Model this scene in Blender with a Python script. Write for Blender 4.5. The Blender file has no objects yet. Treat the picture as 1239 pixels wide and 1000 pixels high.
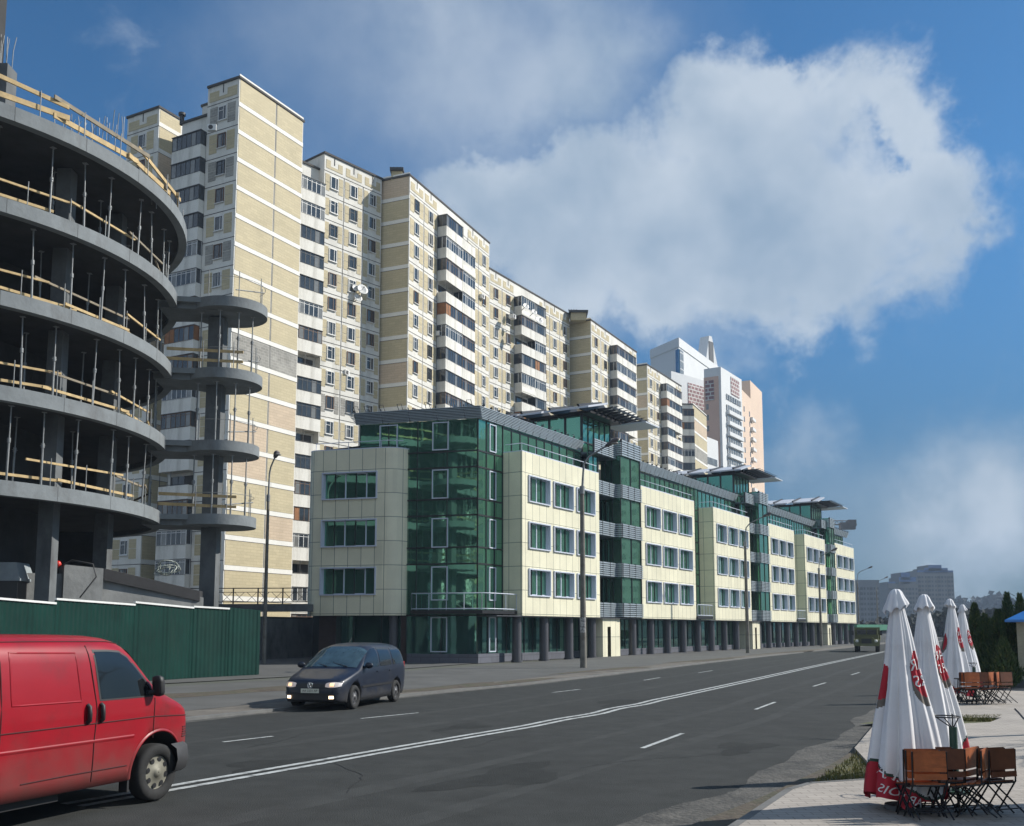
import bpy, math, random
from mathutils import Vector, Matrix
random.seed(7)
R = math.radians
scn = bpy.context.scene
COL = scn.collection
# ---------------- camera ----------------
F = 1200.0; PITCH = R(6.5); SH = (262 - F*math.tan(PITCH))/F; CZ = 2.0
cd = bpy.data.cameras.new('camera'); cam = bpy.data.objects.new('camera', cd); COL.objects.link(cam)
cam.location = (0, 0, CZ); cam.rotation_euler = (R(90)+PITCH, 0, 0)
cd.sensor_fit = 'HORIZONTAL'; cd.sensor_width = 36; cd.lens = 36*F/1239
cd.shift_y = SH*F/1239; cd.clip_end = 8000; cd.clip_start = 0.1
scn.camera = cam

def ray(px, py):
    a = (px-619.5)/F; v = (500-py)/F + SH
    return Vector((a, math.cos(PITCH)-v*math.sin(PITCH), math.sin(PITCH)+v*math.cos(PITCH)))
def gp(px, py, h=0.0):          # where the view line through a photo point meets height h
    d = ray(px, py); t = (h-CZ)/d.z
    return Vector((d.x*t, d.y*t, h))
def vp(px, py, Y):              # ... meets depth Y
    d = ray(px, py); t = Y/d.y
    return Vector((d.x*t, Y, CZ+d.z*t))

# ---------------- sun, sky ----------------
SUN_AZ = R(12); SUN_EL = R(36)      # azimuth measured from +X towards +Y
sd = Vector((math.cos(SUN_EL)*math.cos(SUN_AZ), math.cos(SUN_EL)*math.sin(SUN_AZ), math.sin(SUN_EL)))
sl = bpy.data.lights.new('sun', 'SUN'); sl.energy = 4.7; sl.angle = R(0.5); sl.color = (1, .95, .87)
so = bpy.data.objects.new('sun', sl); COL.objects.link(so)
so.rotation_euler = sd.to_track_quat('Z', 'Y').to_euler(); so.location = (60, 20, 80)

w = bpy.data.worlds.new('World'); scn.world = w; w.use_nodes = True
nt = w.node_tree; nt.nodes.clear()
def N(t, typ, **k):
    n = t.nodes.new(typ)
    for a, b in k.items():
        if a.startswith('i_'):
            n.inputs[a[2:].replace('_', ' ')].default_value = b
        else: setattr(n, a, b)
    return n
def world_sky():
    L = nt.links.new
    out = N(nt, 'ShaderNodeOutputWorld'); bg = N(nt, 'ShaderNodeBackground')
    sky = N(nt, 'ShaderNodeTexSky', sky_type='NISHITA', sun_disc=False, sun_elevation=SUN_EL,
            sun_rotation=R(90)-SUN_AZ, air_density=1.0, dust_density=0.6, ozone_density=2.2, altitude=200)
    tc = N(nt, 'ShaderNodeTexCoord')
    vec = tc.outputs['Generated']
    # warp the direction a little so cloud outlines break up
    n1 = N(nt, 'ShaderNodeTexNoise'); n1.inputs['Scale'].default_value = 7; n1.inputs['Detail'].default_value = 9; n1.inputs['Roughness'].default_value = .62
    L(vec, n1.inputs['Vector'])
    sub = N(nt, 'ShaderNodeVectorMath', operation='SUBTRACT'); sub.inputs[1].default_value = (.5, .5, .5); L(n1.outputs['Color'], sub.inputs[0])
    sc_ = N(nt, 'ShaderNodeVectorMath', operation='SCALE'); sc_.inputs['Scale'].default_value = .20; L(sub.outputs[0], sc_.inputs[0])
    add = N(nt, 'ShaderNodeVectorMath', operation='ADD'); L(vec, add.inputs[0]); L(sc_.outputs[0], add.inputs[1])
    def blobs(lst, src):
        acc = None
        for (px, py, r, a) in lst:
            c = ray(px, py).normalized()
            d = N(nt, 'ShaderNodeVectorMath', operation='DISTANCE'); d.inputs[1].default_value = c; L(src, d.inputs[0])
            m = N(nt, 'ShaderNodeMapRange', interpolation_type='SMOOTHSTEP'); m.inputs['From Min'].default_value = 0; m.inputs['From Max'].default_value = r/F*1.0
            m.inputs['To Min'].default_value = a; m.inputs['To Max'].default_value = 0; L(d.outputs['Value'], m.inputs['Value'])
            if acc is None: acc = m.outputs[0]
            else:
                x = N(nt, 'ShaderNodeMath', operation='ADD'); L(acc, x.inputs[0]); L(m.outputs[0], x.inputs[1]); acc = x.outputs[0]
        return acc
    dense = blobs([(840,200,185,1.0),(960,250,190,1.0),(760,290,170,.9),(900,110,110,.85),(1055,105,95,1.0),(1120,200,95,1.0),
                   (1140,290,90,.8),(1020,350,110,.7),(880,340,150,.9),(660,320,130,.7),(700,200,110,.35),(560,215,95,.8),(600,300,120,.55),(480,250,110,.4),
                   (640,250,120,.6),(1195,235,70,.35)], add.outputs[0])
    thin = blobs([(875,405,85,.95),(980,535,75,.85),(1210,590,120,.85),(1130,650,160,.5),(1230,660,120,.5),(700,380,140,.5),(960,620,120,.25),(480,90,260,.38),(600,60,200,.35),
                  (330,60,180,.22),(520,170,150,.3),(700,110,120,.3),(620,420,160,.35),(700,20,200,.3)], add.outputs[0])
    n4 = N(nt, 'ShaderNodeTexNoise'); n4.inputs['Scale'].default_value = 11; n4.inputs['Detail'].default_value = 10; n4.inputs['Roughness'].default_value = .6; n4.inputs['Distortion'].default_value = .4; L(vec, n4.inputs['Vector'])
    m4 = N(nt, 'ShaderNodeMath', operation='MULTIPLY_ADD'); L(n4.outputs[0], m4.inputs[0]); m4.inputs[1].default_value = 1.9; m4.inputs[2].default_value = -.95
    holes = blobs([(1052,170,30,.35),(735,45,75,.9),(700,100,45,.5),(955,45,50,.7),(1062,200,28,.6),(990,335,32,.4)], add.outputs[0])
    dsum = N(nt, 'ShaderNodeMath', operation='ADD'); L(dense, dsum.inputs[0]); L(m4.outputs[0], dsum.inputs[1])
    dsub = N(nt, 'ShaderNodeMath', operation='SUBTRACT'); L(dsum.outputs[0], dsub.inputs[0]); L(holes, dsub.inputs[1])
    mr = N(nt, 'ShaderNodeMapRange', interpolation_type='SMOOTHSTEP'); mr.inputs['From Min'].default_value = .12; mr.inputs['From Max'].default_value = 1.08
    mr.inputs['To Max'].default_value = .93; L(dsub.outputs[0], mr.inputs['Value'])
    n2 = N(nt, 'ShaderNodeTexNoise'); n2.inputs['Scale'].default_value = 5; n2.inputs['Detail'].default_value = 6; L(vec, n2.inputs['Vector'])
    m2 = N(nt, 'ShaderNodeMapRange'); m2.inputs['From Min'].default_value = .38; m2.inputs['From Max'].default_value = .68; m2.inputs['To Min'].default_value=.35; L(n2.outputs[0], m2.inputs['Value'])
    mul = N(nt, 'ShaderNodeMath', operation='MULTIPLY', use_clamp=True); L(thin, mul.inputs[0]); L(m2.outputs[0], mul.inputs[1])
    mx0 = N(nt, 'ShaderNodeMath', operation='MAXIMUM'); L(mr.outputs[0], mx0.inputs[0]); L(mul.outputs[0], mx0.inputs[1])
    # unseen broken cloud added behind the viewpoint to whiten and lift shaded fronts
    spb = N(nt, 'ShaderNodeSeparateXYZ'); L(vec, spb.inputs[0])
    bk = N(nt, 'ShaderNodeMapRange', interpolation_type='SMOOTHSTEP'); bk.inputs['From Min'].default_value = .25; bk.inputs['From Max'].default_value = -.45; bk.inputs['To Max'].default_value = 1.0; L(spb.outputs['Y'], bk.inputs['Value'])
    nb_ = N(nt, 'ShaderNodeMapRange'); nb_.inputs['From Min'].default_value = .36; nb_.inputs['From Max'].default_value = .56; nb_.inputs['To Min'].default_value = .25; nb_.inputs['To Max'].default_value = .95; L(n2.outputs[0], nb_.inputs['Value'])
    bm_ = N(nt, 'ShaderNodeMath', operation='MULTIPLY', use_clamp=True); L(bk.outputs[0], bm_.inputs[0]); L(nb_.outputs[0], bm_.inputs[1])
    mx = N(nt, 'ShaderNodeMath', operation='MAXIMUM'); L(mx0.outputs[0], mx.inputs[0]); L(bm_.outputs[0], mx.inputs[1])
    # cloud shade
    n3 = N(nt, 'ShaderNodeTexNoise'); n3.inputs['Scale'].default_value = 9; n3.inputs['Detail'].default_value = 7; L(vec, n3.inputs['Vector'])
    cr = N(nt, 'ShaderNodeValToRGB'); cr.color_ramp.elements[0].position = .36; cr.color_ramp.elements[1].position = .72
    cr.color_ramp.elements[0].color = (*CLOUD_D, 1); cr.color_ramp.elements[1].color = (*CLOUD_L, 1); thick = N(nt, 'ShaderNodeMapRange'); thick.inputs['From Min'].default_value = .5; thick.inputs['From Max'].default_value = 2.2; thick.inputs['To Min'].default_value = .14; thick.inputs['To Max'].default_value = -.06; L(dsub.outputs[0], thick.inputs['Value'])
    shd = N(nt, 'ShaderNodeMath', operation='ADD'); L(n3.outputs[0], shd.inputs[0]); L(thick.outputs[0], shd.inputs[1]); L(shd.outputs[0], cr.inputs[0])
    # blue of the clear sky, graded down to the grey-blue murk at the horizon
    sep = N(nt, 'ShaderNodeSeparateXYZ'); L(vec, sep.inputs[0])
    g = N(nt, 'ShaderNodeMapRange', interpolation_type='SMOOTHSTEP'); g.inputs['From Min'].default_value = -.05; g.inputs['From Max'].default_value = .42
    g.inputs['To Min'].default_value = .85; g.inputs['To Max'].default_value = 0.0; L(sep.outputs['Z'], g.inputs['Value'])
    tint = N(nt, 'ShaderNodeMix', data_type='RGBA', blend_type='MULTIPLY'); tint.inputs[0].default_value = 1; tint.inputs[7].default_value = (*SKY_TINT, 1)
    L(sky.outputs[0], tint.inputs[6])
    hz = N(nt, 'ShaderNodeMix', data_type='RGBA'); L(g.outputs[0], hz.inputs[0]); L(tint.outputs[2], hz.inputs[6]); hz.inputs[7].default_value = (*HORIZON, 1)
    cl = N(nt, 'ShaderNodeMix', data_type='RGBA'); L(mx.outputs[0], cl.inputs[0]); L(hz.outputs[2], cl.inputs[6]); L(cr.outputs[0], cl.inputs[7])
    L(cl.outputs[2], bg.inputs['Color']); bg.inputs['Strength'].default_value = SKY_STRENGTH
    L(bg.outputs[0], out.inputs['Surface'])
SKY_STRENGTH = .10
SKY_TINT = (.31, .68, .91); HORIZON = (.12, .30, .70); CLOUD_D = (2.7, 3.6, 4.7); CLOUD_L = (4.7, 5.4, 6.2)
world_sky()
scn.view_settings.view_transform = 'Standard'; scn.view_settings.look = 'None'
scn.view_settings.exposure = .3; scn.view_settings.gamma = 1

# ---------------- materials ----------------
MATS = {}
def mat(name, col, rough=.75, var=.18, scale=1.5, bump=0.0, bscale=20, metal=0.0, spec=.5, stain=None, brick=None, coat=0, coords='Object', emit=None, wav=None):
    if name in MATS: return MATS[name]
    m = bpy.data.materials.new(name); m.use_nodes = True; t = m.node_tree; L = t.links.new
    b = t.nodes['Principled BSDF']
    b.inputs['Roughness'].default_value = rough; b.inputs['Metallic'].default_value = metal
    b.inputs['Specular IOR Level'].default_value = spec; b.inputs['Coat Weight'].default_value = coat
    tc = N(t, 'ShaderNodeTexCoord'); vec = tc.outputs[coords]
    src = None
    if brick:
        bw, bh, ms, mc, off = brick
        br = N(t, 'ShaderNodeTexBrick', offset=off); br.inputs['Scale'].default_value = 1
        br.inputs['Brick Width'].default_value = bw; br.inputs['Row Height'].default_value = bh
        br.inputs['Mortar Size'].default_value = ms; br.inputs['Mortar Smooth'].default_value = .1; br.inputs['Bias'].default_value = 0
        br.inputs['Color1'].default_value = (*[c*(1-var*.5) for c in col], 1); br.inputs['Color2'].default_value = (*[min(1, c*(1+var*.5)) for c in col], 1)
        br.inputs['Mortar'].default_value = (*mc, 1); L(tc.outputs['UV'], br.inputs['Vector']); src = br.outputs['Color']
    n = N(t, 'ShaderNodeTexNoise'); n.inputs['Scale'].default_value = scale; n.inputs['Detail'].default_value = 7; n.inputs['Roughness'].default_value = .65
    L(vec, n.inputs['Vector'])
    mr = N(t, 'ShaderNodeMapRange'); mr.inputs['From Min'].default_value = .3; mr.inputs['From Max'].default_value = .7
    mr.inputs['To Min'].default_value = 1-var; mr.inputs['To Max'].default_value = 1+var*.6; L(n.outputs[0], mr.inputs['Value'])
    mx = N(t, 'ShaderNodeVectorMath', operation='SCALE'); L(mr.outputs[0], mx.inputs['Scale'])
    if src: L(src, mx.inputs[0])
    else: mx.inputs[0].default_value = col
    res = mx.outputs[0]
    if stain:
        scol, sscale, lo, hi = stain[:4]
        mp = N(t, 'ShaderNodeMapping'); mp.inputs['Scale'].default_value = stain[4] if len(stain) > 4 else (1, 1, 1); L(vec, mp.inputs[0])
        s = N(t, 'ShaderNodeTexNoise'); s.inputs['Scale'].default_value = sscale; s.inputs['Detail'].default_value = 8; s.inputs['Roughness'].default_value = .7; L(mp.outputs[0], s.inputs['Vector'])
        sr = N(t, 'ShaderNodeMapRange'); sr.inputs['From Min'].default_value = lo; sr.inputs['From Max'].default_value = hi; L(s.outputs[0], sr.inputs['Value'])
        mm = N(t, 'ShaderNodeMix', data_type='RGBA'); L(sr.outputs[0], mm.inputs[0]); L(res, mm.inputs[6]); mm.inputs[7].default_value = (*scol, 1); res = mm.outputs[2]
    L(res, b.inputs['Base Color'])
    if bump:
        bn = N(t, 'ShaderNodeTexNoise'); bn.inputs['Scale'].default_value = bscale; bn.inputs['Detail'].default_value = 6; L(vec, bn.inputs['Vector'])
        bp = N(t, 'ShaderNodeBump'); bp.inputs['Strength'].default_value = bump; bp.inputs['Distance'].default_value = .05; L(bn.outputs[0], bp.inputs['Height']); L(bp.outputs[0], b.inputs['Normal'])
    if emit: b.inputs['Emission Color'].default_value = (*emit[:3], 1); b.inputs['Emission Strength'].default_value = emit[3]
    MATS[name] = m; return m

M = {}
M['cream'] = mat('cream_panel', (.79,.75,.56), .45, .10, .6, brick=(.88,1.475,.018,(.20,.21,.17),0))
M['glass_green'] = mat('green_glass', (.17,.41,.29), .02, .08, .15, bump=.05, bscale=.9, metal=.80)
M['glass_dark'] = mat('dark_green_glass', (.11,.27,.235), .03, .1, .3, bump=.05, bscale=.9, metal=.82)
M['mullion'] = mat('black_mullion', (.02,.02,.022), .4, .1)
M['alu'] = mat('pale_frame', (.60,.64,.74), .35, .05)
M['louver'] = mat('louver_metal', (.42,.48,.52), .38, .12, 3, metal=.35)
M['louver_back'] = mat('louver_backing', (.09,.12,.14), .5, .1)
M['plinth'] = mat('plinth_slate', (.12,.125,.15), .5, .12, 2, brick=(1.2,.35,.012,(.05,.05,.06),.5))
M['column'] = mat('column_slate', (.085,.085,.095), .35, .1)
M['brown'] = mat('brown_stone', (.06,.04,.038), .35, .2, 3)
M['roof'] = mat('roof_grey', (.14,.14,.14), .9, .2)
M['whitep'] = mat('white_panel', (.74,.72,.66), .8, .14, .35, stain=((.36,.34,.29),.5,.52,.80,(1,1,.22)))
M['band'] = mat('white_band', (.80,.78,.72), .8, .08, .5, stain=((.5,.48,.42),.5,.6,.85,(1,1,.4)))
M['tan'] = mat('tan_tile', (.53,.455,.29), .75, .12, .25, brick=(.9,.28,.02,(.45,.38,.24),.5), stain=((.42,.35,.22),.25,.55,.8))
M['tanb'] = mat('buff_tile', (.58,.46,.33), .75, .10, .25, brick=(.9,.28,.02,(.48,.37,.25),.5))
M['tangrey'] = mat('grey_tile', (.30,.29,.26), .8, .25, .8, brick=(.6,.28,.02,(.42,.40,.36),.5))
M['seam'] = mat('seam_dark', (.08,.075,.07), .9, .1)
M['wwin'] = mat('white_window_frame', (.72,.72,.70), .5, .1)
M['bwin'] = mat('brown_window_frame', (.16,.09,.05), .6, .3, 3)
M['dwin'] = mat('dark_window_frame', (.05,.05,.05), .6, .2)
M['pane'] = mat('window_pane', (.035,.042,.05), .06, .5, .4, spec=.8)
M['panel'] = mat('curtained_pane', (.20,.20,.19), .12, .5, .5, spec=.8)
M['rust'] = mat('rust_panel', (.30,.13,.05), .8, .35, 2)
M['concrete'] = mat('concrete', (.195,.215,.225), .85, .22, .9, bump=.25, bscale=6, stain=((.12,.12,.12),.8,.52,.78,(1,1,.5)))
M['concrete_d'] = mat('dirty_concrete', (.13,.14,.145), .9, .3, .8, bump=.3, bscale=5, stain=((.05,.05,.05),.6,.5,.75,(1,1,.4)))
M['concrete_w'] = mat('wall_concrete', (.25,.255,.25), .9, .3, .8, bump=.3, bscale=5, stain=((.08,.08,.08),.6,.5,.75,(1,1,.4)))
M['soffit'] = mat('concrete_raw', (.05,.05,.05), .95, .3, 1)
M['steel'] = mat('steel_prop', (.26,.27,.27), .5, .3, 5, metal=.3)
M['plank'] = mat('raw_plank', (.52,.38,.19), .8, .3, 3)
M['plank_grey'] = mat('weathered_plank', (.26,.22,.16), .85, .3, 3)
M['fence'] = mat('green_sheet_metal', (.002,.032,.024), .55, .3, .8, spec=.2, stain=((.010,.038,.028),1.2,.55,.8,(1,1,.2)))
M['asphalt'] = mat('asphalt', (.042,.0445,.043), .92, .26, 1.6, spec=.25, bump=.35, bscale=60, stain=((.030,.0315,.0305),.22,.5,.75,(1,.5,1)))
M['verge'] = mat('dusty_verge', (.15,.135,.115), .95, .3, .8, bump=.5, bscale=12, stain=((.06,.055,.045),.7,.5,.68))
M['walk'] = mat('old_pavement', (.10,.10,.095), .9, .2, .5, bump=.2, bscale=15, stain=((.07,.07,.066),.3,.45,.7))
M['kerb'] = mat('kerb_stone', (.15,.15,.145), .9, .25, 2, bump=.2)
M['dirt'] = mat('dry_dirt', (.10,.08,.06), .95, .4, 1.5, bump=.8, bscale=9, stain=((.05,.055,.03),1.5,.45,.65))
M['pave'] = mat('paver', (.36,.325,.285), .85, .16, .8, bump=.1, bscale=30, brick=(.26,.13,.006,(.20,.18,.155),.5))
M['paint'] = mat('road_paint', (.46,.48,.47), .75, .2, 3, stain=((.07,.073,.072),5,.50,.68))
M['ground'] = mat('far_ground', (.10,.105,.085), .95, .3, .02)
# ---------------- mesh helpers ----------------
class MB:
    def __init__(s): s.v = []; s.f = []; s.m = []; s.sm = []
    def face(s, pts, m=0, smooth=False):
        i = len(s.v); s.v += [Vector(p) for p in pts]; s.f.append(tuple(range(i, i+len(pts)))); s.m.append(m); s.sm.append(smooth)
    def box8(s, P, m=0):      # P: 4 bottom ccw, 4 top
        i = len(s.v); s.v += [Vector(p) for p in P]
        for q in ((3,2,1,0),(4,5,6,7),(0,1,5,4),(1,2,6,5),(2,3,7,6),(3,0,4,7)):
            s.f.append(tuple(i+k for k in q)); s.m.append(m); s.sm.append(False)
    def box(s, x0, x1, y0, y1, z0, z1, m=0):
        s.box8([(x0,y0,z0),(x1,y0,z0),(x1,y1,z0),(x0,y1,z0),(x0,y0,z1),(x1,y0,z1),(x1,y1,z1),(x0,y1,z1)], m)
    def fbox(s, fr, s0, s1, p0, p1, z0, z1, m=0):     # frame box: s along, p outwards
        P = [fr.pt(a, b, z) for z in (z0, z1) for (a, b) in ((s0,p1),(s1,p1),(s1,p0),(s0,p0))]
        s.box8(P, m)
    def grid(s, rows, m=0, smooth=True, closed=False):
        i = len(s.v); n = len(rows[0])
        for r in rows: s.v += [Vector(p) for p in r]
        for a in range(len(rows)-1):
            for b in range(n if closed else n-1):
                c = (b+1) % n
                s.f.append((i+a*n+b, i+a*n+c, i+(a+1)*n+c, i+(a+1)*n+b)); s.m.append(m if not callable(m) else m(a, b)); s.sm.append(smooth)
    def tube(s, pts, r, n=8, m=0, cap=True):
        pts = [Vector(p) for p in pts]; rr = r if isinstance(r, (list, tuple)) else [r]*len(pts)
        rows = []; ref = None
        for k, p in enumerate(pts):
            t = (pts[min(k+1, len(pts)-1)]-pts[max(k-1, 0)]).normalized()
            if ref is None: ref = Vector((0,0,1)) if abs(t.z) < .9 else Vector((1,0,0))
            a = t.cross(ref).normalized(); b = t.cross(a).normalized(); ref = a.cross(t)
            rows.append([p+(a*math.cos(2*math.pi*j/n)+b*math.sin(2*math.pi*j/n))*rr[k] for j in range(n)])
        s.grid(rows, m, True, True)
        if cap:
            s.face(rows[0], m); s.face(rows[-1][::-1], m)
    def cyl(s, c, r, z0, z1, n=16, m=0, r1=None):
        r1 = r if r1 is None else r1
        a = [(c[0]+r*math.cos(2*math.pi*j/n), c[1]+r*math.sin(2*math.pi*j/n), z0) for j in range(n)]
        b = [(c[0]+r1*math.cos(2*math.pi*j/n), c[1]+r1*math.sin(2*math.pi*j/n), z1) for j in range(n)]
        s.grid([a, b], m, True, True); s.face(a[::-1], m); s.face(b, m)
    def prism(s, poly, z0, z1, m=0, mtop=None):
        n = len(poly); a = [(p[0], p[1], z0) for p in poly]; b = [(p[0], p[1], z1) for p in poly]
        for k in range(n): s.face([a[k], a[(k+1) % n], b[(k+1) % n], b[k]], m)
        s.face(b, m if mtop is None else mtop); s.face(a[::-1], m)
    def sphere(s, c, r, n=12, k=8, m=0, sq=(1,1,1)):
        rows = [[(c[0]+sq[0]*r*math.cos(2*math.pi*j/n)*math.sin(math.pi*i/k), c[1]+sq[1]*r*math.sin(2*math.pi*j/n)*math.sin(math.pi*i/k), c[2]+sq[2]*r*math.cos(math.pi*i/k)) for j in range(n)] for i in range(k+1)]
        s.grid(rows, m, True, True)
    def build(s, name, mats, parent=None, loc=None, fix=False):
        if not isinstance(mats, (list, tuple)): mats = [mats]
        off = Vector(loc) if loc is not None else (Vector(parent.location) if (parent is not None and not parent.get('_local')) else Vector((0,0,0)))
        me = bpy.data.meshes.new(name); me.from_pydata([v-off for v in s.v], [], s.f)
        for mt in mats: me.materials.append(mt)
        me.polygons.foreach_set('material_index', s.m); me.polygons.foreach_set('use_smooth', s.sm)
        uv = me.uv_layers.new(name='UVMap')
        d = [0.0]*(2*len(me.loops)); k = 0
        for p in me.polygons:
            n = p.normal
            if abs(n.z) > .8: 
                for li in p.loop_indices:
                    v = s.v[me.loops[li].vertex_index]; d[2*li] = v.x; d[2*li+1] = v.y
            else:
                tx, ty = -n.y, n.x; l = math.hypot(tx, ty) or 1; tx /= l; ty /= l
                for li in p.loop_indices:
                    v = s.v[me.loops[li].vertex_index]; d[2*li] = v.x*tx+v.y*ty; d[2*li+1] = v.z
        uv.data.foreach_set('uv', d); me.update()
        if fix:
            import bmesh
            bm = bmesh.new(); bm.from_mesh(me); bmesh.ops.remove_doubles(bm, verts=bm.verts, dist=1e-4)
            bmesh.ops.recalc_face_normals(bm, faces=bm.faces); bm.to_mesh(me); bm.free()
        o = bpy.data.objects.new(name, me); COL.objects.link(o)
        if parent is not None: o.parent = parent
        if loc is not None and parent is None: o.location = off
        return o
class Fr:
    def __init__(s, o, u, n=None):
        s.o = Vector((o[0], o[1], 0)); s.u = Vector((u[0], u[1], 0)).normalized()
        s.n = Vector((s.u.y, -s.u.x, 0))          # outward normal to the right of u
    def pt(s, a, p, z): v = s.o+s.u*a+s.n*p; return Vector((v.x, v.y, z))
    def yaw(s): return math.atan2(s.u.y, s.u.x)
def tag(o, label=None, cat=None, group=None, kind=None):
    if label: o['label'] = label
    if cat: o['category'] = cat
    if group: o['group'] = group
    if kind: o['kind'] = kind
    return o
def thing(name, label, cat, loc=(0,0,0), group=None, rz=0, local=False):
    o = bpy.data.objects.new(name, None); COL.objects.link(o); o.location = loc; o.rotation_euler = (0,0,rz)
    o.empty_display_size = .3
    if local: o['_local'] = True
    return tag(o, label, cat, group)
def kids(o): return [c for c in COL.objects if c.parent == o]
def copy_tree(o, parent=None, ch=None):
    c = o.copy(); COL.objects.link(c); c.parent = parent
    for k in [q for q in o.children]: copy_tree(k, c)
    return c
def smoothstep(a, b, x):
    t = max(0, min(1, (x-a)/(b-a))); return t*t*(3-2*t)
def lerp_tab(tab, x):
    if x <= tab[0][0]: return tab[0][1]
    for (a, b), (c, d) in zip(tab, tab[1:]):
        if x <= c: return b+(d-b)*(x-a)/(c-a)
    return tab[-1][1]
def spl_tab(tab, x):        # smooth (Catmull-Rom in x) lookup
    n = len(tab)
    if x <= tab[0][0]: return tab[0][1]
    if x >= tab[-1][0]: return tab[-1][1]
    for i in range(n-1):
        if x <= tab[i+1][0]: break
    x0, y0 = tab[i]; x1, y1 = tab[i+1]; h = x1-x0; t = (x-x0)/h
    d = lambda j: 0 if j <= 0 or j >= n-1 else (tab[j+1][1]-tab[j-1][1])/(tab[j+1][0]-tab[j-1][0])
    m0 = d(i) if i > 0 else (y1-y0)/h; m1 = d(i+1) if i+1 < n-1 else (y1-y0)/h
    return (2*t**3-3*t*t+1)*y0+(t**3-2*t*t+t)*h*m0+(-2*t**3+3*t*t)*y1+(t**3-t*t)*h*m1
def text_verts(body, size, extrude=0.0):
    c = bpy.data.curves.new('lettering', 'FONT'); c.body = body; c.size = size; c.align_x = 'CENTER'; c.align_y = 'CENTER'
    c.extrude = extrude; c.resolution_u = 3
    o = bpy.data.objects.new('lettering', c); COL.objects.link(o)
    dg = bpy.context.evaluated_depsgraph_get(); me = bpy.data.meshes.new_from_object(o.evaluated_get(dg))
    vs = [v.co.copy() for v in me.vertices]; fs = [tuple(p.vertices) for p in me.polygons]
    bpy.data.objects.remove(o); bpy.data.curves.remove(c); bpy.data.meshes.remove(me)
    return vs, fs
def wall_holes(mb, fr, s0, s1, p, z0, z1, holes, m=0):
    ss = sorted({s0, s1, *[h[0] for h in holes], *[h[1] for h in holes]}); zs = sorted({z0, z1, *[h[2] for h in holes], *[h[3] for h in holes]})
    for a, b in zip(ss, ss[1:]):
        for c, d in zip(zs, zs[1:]):
            mx, mz = (a+b)/2, (c+d)/2
            if any(h[0] < mx < h[1] and h[2] < mz < h[3] for h in holes): continue
            mb.face([fr.pt(a,p,c), fr.pt(b,p,c), fr.pt(b,p,d), fr.pt(a,p,d)], m)
# ---------------- ground, road ----------------
def poly_obj(name, pts, z, m, kind='structure', thick=None):
    mb = MB(); 
    if thick: mb.prism(pts, z-thick, z)
    else: mb.face([(p[0], p[1], z) for p in pts])
    o = mb.build(name, m); 
    # triangulate concave outlines safely
    import bmesh
    bm = bmesh.new(); bm.from_mesh(o.data); bmesh.ops.triangulate(bm, faces=bm.faces); bm.to_mesh(o.data); bm.free()
    return tag(o, kind=kind)
poly_obj('ground', [(-4000,-1500),(4000,-1500),(4000,6000),(-4000,6000)], -.02, M['ground'])
CEN = [(-17,-9.3),(-9.6,3.7),(-4.2,13.1),(-2.1,16.8),(1.5,23.2),(7.2,35.0),(24.6,71.7),(50,124),(110,245),(230,480)]
RK = [(-11,-12),(-4.5,1),(1.3,9.6),(3.6,13.1),(6.3,18.0),(13.5,33),(37.4,83),(62,132),(122,250),(242,474)]
FK = [(-24,-6),(-17,5),(-7.1,22.3),(-3,30.4),(.9,37.3),(5.6,47.0),(16.6,70.0),(40,116),(100,236),(218,486)]
def cspl(P, n=10):
    P = [Vector(p) for p in P]; out = []
    for i in range(len(P)-1):
        a = P[max(i-1,0)]; b = P[i]; c = P[i+1]; d = P[min(i+2,len(P)-1)]
        for k in range(n):
            t = k/n; out.append(.5*((2*b)+(c-a)*t+(2*a-5*b+4*c-d)*t*t+(3*b-a-3*c+d)*t**3))
    return out+[P[-1]]
def strip(name, left, right, z, m, kind='structure', obj=True):
    mb = MB(); n = len(left)
    mb.grid([[(l[0],l[1],z),(r[0],r[1],z)] for l, r in zip(left, right)], 0, False)
    o = mb.build(name, m, fix=False); 
    return tag(o, kind=kind)
def offs(P, d):
    out = []
    for i, p in enumerate(P):
        t = (P[min(i+1,len(P)-1)]-P[max(i-1,0)]).normalized(); out.append(p+Vector((t.y,-t.x))*d)
    return out
cen, rk, fk = cspl(CEN), cspl(RK), cspl(FK)
strip('road', fk, rk, 0.0, M['asphalt'])
# dust and grit collected along both gutters
gut = mat('gutter_grit', (.10,.095,.085), .95, .35, 2.5, bump=.7, bscale=14, stain=((.045,.045,.042),1.8,.42,.62))
def ragged(P, a, b): return [q+(q2-q)*(.8+.14*math.sin(.9*q.y)+.08*math.sin(2.3*q.y+1)+random.uniform(-.03,.03)) for q, q2 in zip(offs(P, a), offs(P, b))]
strip('gutter_dirt', ragged(cspl(RK,30), 0, -.85), offs(cspl(RK,30), 0), .004, gut)
strip('gutter_dirt', offs(cspl(FK,30), 0), ragged(cspl(FK,30), 0, .35), .004, gut)
# kerbs
def kerb(P, side, z=.12, name='kerb'):
    mb = MB(); a = P; b = offs(P, side*.16)
    mb.grid([[(p[0],p[1],-.01),(p[0],p[1],z),(q[0],q[1],z),(q[0],q[1],-.01)] for p, q in zip(a, b)], 0, False)
    return tag(mb.build(name, M['kerb']), kind='structure')
kerb([p for p in fk], -1, .07, 'kerb_far_side')
# far side: dusty verge then pavement up to the building
f1 = offs(fk, -.16); f2 = offs(fk, -1.5); f3 = offs(fk, -9.5)
strip('verge', f2, f1, .066, M['verge'])
strip('pavement', f3, f2, .070, M['walk'])
poly_obj('forecourt', [(-60,-4),(-24,20),(-8,45),(-2,60),(4,75),(-20,110),(-90,110),(-90,0)], .012, M['walk'])
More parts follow.
